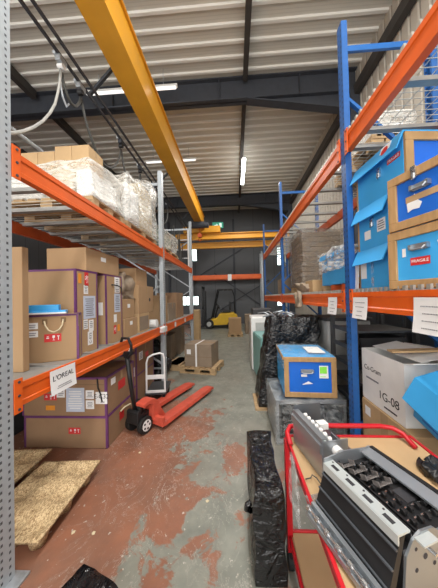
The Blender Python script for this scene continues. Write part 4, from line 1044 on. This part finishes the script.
# tilted blue crate at right edge
t = thing('blue_crate', 'tilted light blue crate with lid leaning at the right picture edge', 'crate')
t.rotation_euler = (R(16), R(24), R(-80))
t.location = Vector((1.1, 1.375, 0.775)) - t.rotation_euler.to_matrix() @ Vector((-0.24, -0.02, 0.0))
obj('body', MB().b(-0.24, 0.3, -0.02, 0.34, 0.0, 0.3), M['blue_sky'], t, bev=0.006)
obj('lid', MB().prism([(-0.02, 0.31), (-0.085, 0.17), (-0.093, 0.174), (-0.028, 0.322), (0.34, 0.322), (0.34, 0.31)], 'x', -0.255, 0.32), M['blue_sky'], t)
obj('oval_label', MB().prism([(-0.02, 0.05), (0.0, 0.025), (0.12, 0.025), (0.15, 0.05), (0.15, 0.1), (0.13, 0.12), (0.0, 0.12), (-0.02, 0.1)], 'y', -0.0225, -0.0205), M['kraft4'], t)
obj('mark', MB().b(-0.02, 0.01, -0.022, -0.0205, 0.0, 0.02).b(-0.18, -0.06, -0.022, -0.0205, 0.04, 0.05).b(-0.2, -0.185, -0.022, -0.0205, 0.09, 0.12).b(-0.17, -0.15, -0.022, -0.0205, 0.07, 0.1), M['blue_deep'], t)
obj('paper_corner', MB().prism([(0.2, 0.332), (0.26, 0.332), (0.26, 0.345), (0.23, 0.34)], 'y', -0.02, 0.02), M['paper'], t)
t = thing('machine_cabinet', 'black machine block below the tilted blue crate beside the trolley', 'machine', (1.25, 1.0, 0))
obj('casing', MB().b(-0.2, 0.33, -0.35, 0.27, 0, 0.5), M['matt_black'], t, bev=0.01); obj('front_trim', MB().b(-0.205, -0.201, -0.3, 0.1, 0.38, 0.44), M['cab_grey'], t)

# second-bay shelving under the rack
t = thing('metal_shelf_unit', 'dark steel slatted shelf unit under the right rack behind the blue post', 'shelf', (1.46, 2.42, 0))
for k in range(7):
    z = 0.08 + k * 0.18; obj('shelf', MB().b(-0.27, 0.32, -0.24, 0.24, z, z + 0.02).b(-0.28, -0.27, -0.24, 0.24, z - 0.01, z + 0.035), M['cab_dark'] if k % 2 else M['sheet_dark'], t)
for x in (-0.28, 0.3):
    for yy in (-0.25, 0.25): obj('post', MB().b(x - 0.02, x + 0.02, yy - 0.02, yy + 0.02, 0, 1.3), M['cab_dark'], t)
for k in range(6):
    z = 0.1 + k * 0.18 + 0.002
    o = obj('machine_part', MB().b(-0.2, 0.25, -0.2, -0.03 + 0.03 * k, 0, 0.1).b(-0.22, -0.2, -0.18, -0.08, 0.02, 0.08), M['cab_dark'] if k % 3 else M['cab_grey'], loc=(1.46, 2.42, z))
    tag(o, 'dark machine part on the %s slatted shelf behind the blue post' % ['lowest', 'second lowest', 'third lowest', 'third highest', 'second highest', 'highest'][k], 'machine part', 'parts on the slatted shelves')
t = thing('office_machine', 'tall grey upright machine under the right rack behind the black wrapped bundle', 'machine', (1.5, 3.2, 0))
obj('casing', MB().b(-0.28, 0.28, -0.28, 0.28, 0, 1.2), M['cab_grey'], t, bev=0.02); obj('side_recess', MB().b(0.02, 0.16, -0.283, -0.28, 0.5, 0.95), M['ink'], t); obj('lid', MB().b(-0.3, 0.3, -0.3, 0.3, 1.2, 1.24), M['cab_dark'], t)
carton('narrow tan carton between grey machine and black wrapped bundle', 0.84, 1.05, 3.56, 3.86, 0.004, 1.16, 'kraft2')
# wire mesh panel behind bay one
mb = MB()
for k in range(28): mb.b(1.9, 1.904, 0.3 + k * 0.06, 0.304 + k * 0.06, 0.3, 1.4)
for k in range(19): mb.b(1.896, 1.9, 0.3, 1.95, 0.3 + k * 0.06, 0.304 + k * 0.06)
mb.b(1.89, 1.91, 0.28, 0.3, 0, 1.42).b(1.89, 1.91, 1.94, 1.96, 0, 1.42)
o = obj('mesh_panel', mb, M['wire']); tag(o, 'wire mesh panel behind the white carton under the right rack', 'mesh panel')
for k in range(3):
    t = thing('dark_cabinet', ['dark cabinet against the right wall, nearest', 'dark cabinet against the right wall, middle', 'dark cabinet against the right wall, furthest'][k], 'cabinet', (2.35, 1.0 + 1.1 * k, 0), 0, 'dark cabinets along the right wall')
    obj('carcass', MB().b(-0.3, 0.3, -0.5, 0.5, 0, 1.35), M['cab_dark'], t, bev=0.01); obj('door', MB().b(-0.318, -0.301, -0.48, -0.01, 0.05, 1.3).b(-0.318, -0.301, 0.01, 0.48, 0.05, 1.3), M['sheet_dark'], t)

# teal and white cabinets along the right of the aisle
t = thing('teal_cabinet', 'pale teal metal cabinet standing along the right of the aisle', 'cabinet', (0.6, 4.2, 0), R(6))
obj('carcass', MB().b(-0.2, 0.24, -0.38, 0.42, 0, 0.83), M['teal'], t, bev=0.015); obj('plinth', MB().b(-0.17, 0.21, -0.35, 0.39, -0.0, 0.03), M['cab_dark'], t)
obj('door', MB().b(-0.21, -0.2, -0.36, 0.0, 0.06, 0.8).b(-0.21, -0.2, 0.01, 0.39, 0.06, 0.8), M['teal'], t)
t = thing('white_cabinet', 'tall white machine housing just behind the teal cabinet', 'machine', (0.62, 4.98, 0))
obj('casing', MB().b(-0.3, 0.3, -0.33, 0.3, 0, 1.12), M['white_plastic'], t, bev=0.03); obj('panel', MB().b(-0.2, 0.2, -0.335, -0.33, 0.6, 1.0), M['cab_grey'], t)
t = thing('grey_cabinet', 'low grey machine further down the right of the aisle', 'machine', (0.7, 6.0, 0))
obj('casing', MB().b(-0.32, 0.3, -0.4, 0.4, 0, 0.95), M['cab_grey'], t, bev=0.03); obj('panel', MB().b(-0.326, -0.32, -0.3, 0.3, 0.5, 0.85), M['cab_dark'], t)
t = thing('printer', 'small dark printer on top of the low grey machine', 'printer', (0.7, 6.0, 0.952)); obj('casing', MB().b(-0.25, 0.25, -0.25, 0.25, 0, 0.28), M['cab_dark'], t, bev=0.02); obj('tray', MB().b(-0.2, 0.2, -0.36, -0.25, 0.04, 0.06), M['cab_grey'], t)
mb = MB()
for k in range(14):
    a = Vector((0.5 + 0.4 * rnd.random(), 3.12 + 0.25 * rnd.random(), 1.255 + 0.03 * rnd.random())); b_ = a + Vector((0.5 * rnd.random() - 0.22, 0.3 * rnd.random() - 0.2, 0.05 * rnd.random()))
    mb.tube([a, (a + b_) / 2 + Vector((0, 0, 0.03)), b_], 0.008, 6)
for o in objs('metal_rod', mb, M['sheet']): tag(o, 'thin bent grey rod in the heap on top of the tall black wrapped bundle', 'rod', 'rods heaped on the black bundle')
# far small carton on a pallet
wood_pallet('small wooden pallet under the far carton near the forklift', (-0.02, 8.9, 0), 0.6, 0.6, 0, 'wooden pallets', 0.12)
carton('far brown carton on a pallet at the right of the forklift', -0.28, 0.22, 8.65, 9.15, 0.123, 0.72, 'kraft')
carton('far brown carton beyond the teal cabinet under the far rack', 0.4, 0.95, 9.2, 9.8, 0.004, 0.8, 'kraft4')

# ------------------------------------------------------------------ black wrapped bundles
o = obj('wrapped_bundle', MB().lump(-0.38, 0.38, -0.25, 0.25, 0.03, 1.25, (16, 10, 20), 0.05, 7, 2.4, f=lambda p: (p.x * (1 - 0.1 * p.z) + 0.13 * p.z, p.y, p.z)), M['black'], smooth=True, loc=(0.66, 3.27, 0))
tag(o, 'tall black film wrapped bundle standing behind the blue framed crate', 'wrapped bundle')
o = obj('base_board', MB().b(-0.4, 0.4, -0.24, 0.24, 0, 0.028), M['wood'], loc=(0.64, 3.22, 0)); tag(o, 'thin wooden base board under the tall black wrapped bundle', 'board')
t = thing('wrapped_bundle', 'black film wrapped block standing beside the red trolley in front', 'wrapped bundle', (0.165, 1.4, 0))
obj('wrap', MB().lump(-0.095, 0.075, -0.25, 0.28, 0, 0.5, (12, 24, 22), 0.025, 6, 5.2), M['black'], t, smooth=True)
obj('film_tail', MB().tube([(-0.1, -0.1, 0.31), (-0.125, -0.11, 0.3), (-0.13, -0.1, 0.27), (-0.1, -0.09, 0.25)], 0.016, 8), M['black'], t, smooth=True)
t = thing('wrapped_bundle', 'black film wrapped block at the bottom edge on the floor', 'wrapped bundle', (-0.643, 0.873, 0), R(-22))
obj('wrap', MB().lump(-0.19, 0.19, -0.24, 0.17, 0.03, 0.29, (14, 14, 10), 0.02, 12, 7.2), M['black'], t, smooth=True)
obj('base_batten', MB().b(0.1, 0.22, -0.24, 0.17, 0, 0.028).b(-0.2, -0.1, -0.24, 0.17, 0, 0.028), M['wood'], t)

# ------------------------------------------------------------------ centre: crate on a wrapped grey machine
t = thing('wrapped_machine', 'grey machine in clear film carrying the blue framed crate', 'wrapped machine', (0.76, 2.6, 0))
mb = MB().b(-0.36, 0.36, -0.3, 0.34, 0.42, 0.455).b(-0.36, 0.36, -0.3, 0.34, 0.0, 0.05).b(-0.36, -0.33, -0.3, 0.34, 0.05, 0.42).b(0.33, 0.36, -0.3, 0.34, 0.05, 0.42).b(-0.33, 0.33, 0.3, 0.34, 0.05, 0.42)
obj('frame', mb, M['sheet'], t)
obj('dark_unit', MB().b(-0.3, -0.06, -0.28, 0.25, 0.055, 0.38), M['matt_black'], t, bev=0.01); obj('side_panel', MB().b(-0.04, 0.14, -0.295, 0.2, 0.055, 0.4), M['sheet_dark'], t)
obj('reel', MB().cyl((0.24, -0.28, 0.27), (0.24, 0.1, 0.27), 0.085, 18), M['sheet_dark'], t)
obj('stretch_film', MB().lump(-0.375, 0.375, -0.32, 0.36, 0, 0.46, (12, 10, 9), 0.02, 9, 4.2), M['clear'], t, smooth=True)
t, d = framed_crate('blue crate with a plywood framed end, resting on the wrapped machine in the middle', 0.53, 0.6, 0.42, (0.79, 2.63, 0.478), R(-4), 'blue_deep', 0.05)
obj('top_film', MB().lump(-0.275, 0.272, -0.27, 0.31, 0.28, 0.436, (10, 12, 5), 0.012, 12, 3.7, keep_base=False), M['clear'], t, smooth=True)
handle_on_frame(t, d, -0.03, 0.275, 0.11)
sticker(t, d, 'f', -0.06, 0.225, 0.06, 0.025, M['paper'], 'sticker')
obj('torn_sticker', MB().prism([(-0.08, 0.13), (-0.02, 0.165), (0.03, 0.14)], 'y', d[2] - 0.002, d[2] - 0.0004), M['paper'], t)
s_ = sticker(t, d, 'f', 0.14, 0.265, 0.09, 0.13, M['paper'], 'delivery_label'); obj('green_patch', MB().b(0.1, 0.17, d[2] - 0.004, d[2] - 0.0025, 0.25, 0.32).b(0.1, 0.16, d[2] - 0.004, d[2] - 0.0025, 0.215, 0.22), M['green_label'], s_)
obj('address_label', MB().b(0.02, 0.2, -0.2, 0.1, 0.438, 0.44), M['paper'], t)

# ------------------------------------------------------------------ red trolley
t = thing('red_trolley', 'red two tier steel trolley with cardboard lined decks at lower right', 'trolley', (0, 0, 0))
def tray(z, x0, x1, y0, y1):
    tr = obj('tray', MB().b(x0, x1, y0, y1, z - 0.015, z - 0.004).b(x0, x0 + 0.014, y0, y1, z - 0.026, z + 0.011).b(x1 - 0.014, x1, y0, y1, z - 0.026, z + 0.011).b(x0 + .014, x1 - .014, y1 - 0.014, y1, z - 0.026, z + 0.011).b(x0 + .014, x1 - .014, y0, y0 + 0.014, z - 0.026, z + 0.011), M['trolley_red'], t, bev=0.003)
    li = obj('cardboard_liner', MB().b(x0 + 0.016, x1 - 0.016, y0 + 0.016, y1 - 0.016, z - 0.003, z + 0.003), M['kraft2'], t)
    return tr
TX0, TX1, TY0, TY1 = 0.272, 0.98, 0.3, 1.32
tray(0.73, TX0, TX1, TY0, TY1); tray(0.185, TX0, TX1, TY0, TY1)
for x in (TX0 + 0.007, TX1 - 0.007):
    for yy in (TY0 + 0.02, TY1 - 0.02):
        obj('post', MB().b(x - 0.015, x + 0.015, yy - 0.018, yy + 0.018, 0.1, 0.72), M['trolley_red'], t)
        obj('caster', MB().cyl((x - 0.015, yy, 0.045), (x + 0.015, yy, 0.045), 0.045, 16).b(x - 0.02, x + 0.02, yy - 0.02, yy + 0.02, 0.091, 0.1), M['rubber'], t)
obj('push_handle', MB().tube([(TX0 + 0.01, TY1 - 0.1, 0.745), (TX0 + 0.005, TY1 - 0.04, 0.775), (TX0 + 0.03, TY1 + 0.0, 0.785), (TX0 + 0.09, TY1 + 0.01, 0.785), (TX1 - 0.16, TY1 + 0.01, 0.785), (TX1 - 0.1, TY1 + 0.0, 0.78), (TX1 - 0.07, TY1 - 0.04, 0.77), (TX1 - 0.06, TY1 - 0.11, 0.742)], 0.013, 10), M['trolley_red'], t, smooth=True)
DZ = 0.7345
# leaflet / plastic sheets by the machine chassis
o = obj('plastic_sheet', MB().b(-0.05, 0.05, -0.2, 0.16, 0, 0.003), M['clear_plastic'], loc=(0.345, 0.72, DZ + 0.001), rot=(0, 0, R(12))); tag(o, 'clear crinkled sheet on the trolley beneath the black chassis', 'plastic sheet')
o = obj('loose_wire', MB().tube([(0.29, 1.0, DZ + 0.006), (0.31, 0.99, DZ + 0.02), (0.325, 1.02, DZ + 0.01), (0.335, 0.99, DZ + 0.02), (0.35, 0.96, DZ + 0.006), (0.37, 0.95, DZ + 0.03)], 0.0025, 6), M['cable_dark'], smooth=True); tag(o, 'thin dark loose wire on the trolley cardboard', 'wire')
o = obj('clear_film_scrap', MB().lump(-0.006, 0.006, -0.06, 0.08, -0.2, 0.02, (2, 8, 10), 0.02, 9, 4.9, keep_base=False), M['clear'], smooth=True, loc=(0.255, 1.0, 0.74)); tag(o, 'clear film hanging over the left rim of the red trolley', 'film')

# zinc printer chassis at the far end
t = thing('machine_chassis', 'grey zinc channel chassis with white rollers at the trolley far end', 'machine chassis', (0.372, 1.08, DZ), R(12))
obj('side_plate', MB().b(-0.035, -0.03, -0.13, 0.14, 0.0, 0.18).b(-0.03, -0.006, -0.13, 0.14, 0.175, 0.18).b(-0.045, -0.035, -0.13, 0.14, 0.115, 0.155), M['sheet'], t)
obj('far_plate', MB().b(-0.03, 0.13, 0.135, 0.14, 0.03, 0.2), M['sheet_dark'], t)
obj('guide_rail', MB().b(0.0, 0.012, -0.12, 0.135, 0.135, 0.145).b(0.02, 0.045, -0.12, 0.135, 0.1, 0.125), M['sheet_light'], t)
mb = MB()
for k in range(7): mb.cyl((0.012, -0.1 + 0.035 * k, 0.155), (0.03, -0.1 + 0.035 * k, 0.155), 0.011, 10)
objs('roller', mb, M['white_plastic'], t)
obj('end_plate', MB().b(-0.03, 0.09, -0.135, -0.13, 0.0, 0.17).b(0.085, 0.09, -0.13, -0.02, 0.0, 0.13), M['sheet'], t)
for x, z in ((0.03, 0.13), (0.055, 0.10)): obj('white_roller', MB().cyl((x, -0.165, z), (x, -0.136, z), 0.021, 16).cyl((x, -0.172, z), (x, -0.165, z), 0.01, 10), M['white_plastic'], t)
obj('dark_cover', MB().prism([(0.05, 0.1), (0.2, 0.03), (0.2, 0.0), (0.05, 0.0)], 'y', -0.06, 0.13), M['sheet_dark'], t)
obj('connector', MB().b(0.05, 0.1, 0.02, 0.06, 0.12, 0.15), M['white_plastic'], t)

# the big black chassis nearest the camera: y' runs away from the camera, -x' side looks at the aisle
t = thing('machine_chassis', 'large black and zinc printer chassis with roller bars, nearest on the trolley', 'machine chassis', (0.44, 0.70, DZ), R(20))
L0, L1 = -0.125, 0.145
tilt = Matrix.Rotation(R(0), 3, 'Y')
obj('base_frame', MB().b(-0.1, 0.17, L0, L1, 0.0, 0.012).b(0.155, 0.17, L0, L1, 0.012, 0.19).b(-0.06, 0.155, L0, L1, 0.012, 0.135), M['matt_black'], t)
# sloping front face with ribs
obj('front_cover', MB().prism([(-0.125, 0.012), (-0.1, 0.012), (-0.05, 0.17), (-0.066, 0.17)], 'y', L0, L1), M['matt_black'], t)
mb = MB()
for k in range(3): mb.bar((-0.115 + 0.017 * k, L0, 0.05 + 0.045 * k), (-0.115 + 0.017 * k, L1, 0.05 + 0.045 * k), 0.006, 0.005)
objs('rib', mb, M['sheet_dark'], t)
obj('lower_rail', MB().b(-0.136, -0.122, L0, L1, 0.026, 0.048).b(-0.16, -0.136, L0, L1, 0.01, 0.026), M['sheet'], t)
mb = MB()
mb.cyl((-0.15, L0, 0.035), (-0.15, L1, 0.035), 0.0045, 10)
for k in range(6): y_ = L0 + 0.03 + k * 0.045; mb.cyl((-0.15, y_, 0.035), (-0.15, y_ + 0.014, 0.035), 0.011, 12)
obj('feed_roller', mb, M['chrome'], t)
# light zinc rail with slots
ra = obj('slotted_rail', MB().b(-0.072, -0.03, L0 - 0.0, L1, 0.172, 0.178).b(-0.076, -0.071, L0, L1, 0.15, 0.178), M['sheet_light'], t)
mb = MB()
for k in range(4): y_ = L0 + 0.025 + k * 0.065; mb.b(-0.06, -0.047, y_, y_ + 0.03, 0.1781, 0.1788).cyl((-0.04, y_ + 0.04, 0.1781), (-0.04, y_ + 0.04, 0.1788), 0.0035, 8)
objs('slot', mb, M['ink'], ra)
# black top bed, slightly sunk, with two rows of rollers
obj('top_bed', MB().b(-0.03, 0.13, L0, L1, 0.136, 0.152), M['matt_black'], t)
mb = MB()
for k in range(3): mb.b(-0.028 + k * 0.012, -0.024 + k * 0.012, L0, L1, 0.152, 0.166)
objs('bed_rib', mb, M['matt_black'], t)
mb = MB()
for i in range(4):
    for j in range(8):
        x_, y_ = 0.02 + i * 0.03 + (0.006 if j % 2 else 0), L0 + 0.025 + j * 0.03
        if i in (2, 3) and j in (2, 3): continue
        mb.cyl((x_ - 0.006, y_, 0.16), (x_ + 0.006, y_, 0.16), 0.0085, 10)
pr = objs('pinch_roller', mb, M['matt_black'], t, bev=0.001)
mb = MB()
for i in range(4):
    for j in range(8):
        x_, y_ = 0.02 + i * 0.03 + (0.006 if j % 2 else 0), L0 + 0.025 + j * 0.03
        if i in (2, 3) and j in (2, 3): continue
        mb.cyl((x_ - 0.009, y_ + 0.012, 0.1525), (x_ + 0.009, y_ + 0.012, 0.1525), 0.0035, 8)
objs('spindle', mb, M['chrome'], t)
obj('bed_opening', MB().b(0.075, 0.12, L0 + 0.075, L0 + 0.125, 0.1522, 0.1535), M['ink'], t)
obj('rear_rail', MB().prism([(0.11, 0.178), (0.155, 0.186), (0.165, 0.186), (0.165, 0.06), (0.16, 0.06), (0.16, 0.18), (0.11, 0.172)], 'y', L0, L1 + 0.01), M['sheet'], t)
for k in range(4):
    y_ = L1 - 0.03 - 0.034 * k; x_ = -0.025 + 0.016 * k; q = MB(); rt = Matrix.Rotation(R(-28), 3, 'X')
    q.b(x_, x_ + 0.055, y_ - 0.013, y_ + 0.013, 0.168, 0.1705, rt).b(x_, x_ + 0.003, y_ - 0.013, y_ + 0.013, 0.168, 0.184, rt).b(x_ + 0.052, x_ + 0.055, y_ - 0.013, y_ + 0.013, 0.168, 0.184, rt)
    obj('clear_guide', q, M['clear_guide'], t)
obj('far_plate', MB().prism([(-0.1, 0.0), (-0.07, 0.19), (0.02, 0.2), (0.165, 0.185), (0.165, 0.0)], 'y', L1, L1 + 0.005), M['sheet'], t)
ep = obj('near_plate', MB().prism([(-0.07, 0.0), (-0.055, 0.12), (-0.03, 0.155), (0.0, 0.17), (0.05, 0.165), (0.07, 0.15), (0.17, 0.15), (0.17, 0.0)], 'y', L0 - 0.006, L0), M['sheet'], t)
obj('flange', MB().b(-0.025, 0.03, L0 - 0.03, L0 - 0.006, 0.158, 0.163), M['sheet_light'], ep)
mb = MB()
for x_, z_, r_ in ((-0.02, 0.13, 0.005), (0.015, 0.1, 0.008), (0.045, 0.13, 0.006), (0.08, 0.1, 0.01), (-0.02, 0.075, 0.006), (0.12, 0.13, 0.005), (0.05, 0.07, 0.006), (0.0, 0.145, 0.004)): mb.cyl((x_, L0 - 0.0068, z_), (x_, L0 - 0.0062, z_), r_, 12)
objs('hole', mb, M['ink'], ep)
mb = MB()
for x_, z_ in ((0.02, 0.125), (0.045, 0.1)): mb.cyl((x_, L0 - 0.03, z_), (x_, L0 - 0.007, z_), 0.005, 10)
objs('stud', mb, M['chrome'], ep)
# a wad of black foam scraps on the right of the deck
o = obj('foam_scraps', MB().lump(-0.05, 0.05, -0.05, 0.05, 0, 0.03, (9, 9, 5), 0.03, 40, 6.6), M['matt_black'], smooth=True, loc=(0.88, 0.98, DZ + 0.012)); tag(o, 'small black heap of scraps at the right of the trolley deck', 'scrap')
# floor litter
for k, (x, y) in enumerate(((-1.0, 2.26), (-1.12, 1.55), (-0.98, 1.5), (-0.25, 1.75))):
    o = obj('paper_scrap', MB().prism([(-0.014, -0.006), (0.004, -0.011), (0.013, 0.002), (0.002, 0.012), (-0.009, 0.008)], 'z', 0, 0.003), M['strap'], loc=(x, y, 0.001), rot=(0, 0, k)); tag(o, ['pale scrap on the floor before the pallet truck wheel', 'pale scrap on the red floor beside the moulded pallet, further', 'pale scrap on the red floor beside the moulded pallet, nearer', 'pale scrap on the worn grey floor mid-aisle'][k], 'scrap', 'floor scraps')

# the goods follow their rows: left row a little nearer, right row a little further along the aisle
FIXED = ('overhead_crane', 'runway_beam', 'cable_t', 'exit_sign', 'ceiling_light', 'forklift', 'pallet_rack', 'metal_pipe', 'red_trolley', 'festoon', 'supply', 'shackle')
for o in list(S.objects):
    if o.parent or 'label' not in o or o.name.startswith(FIXED): continue
    x = o.location.x
    o.location.y += -0.11 if x < -1 else -0.06 if x < -0.2 else 0.0 if x < 0.1 else 0.055 if x < 0.93 else 0.087
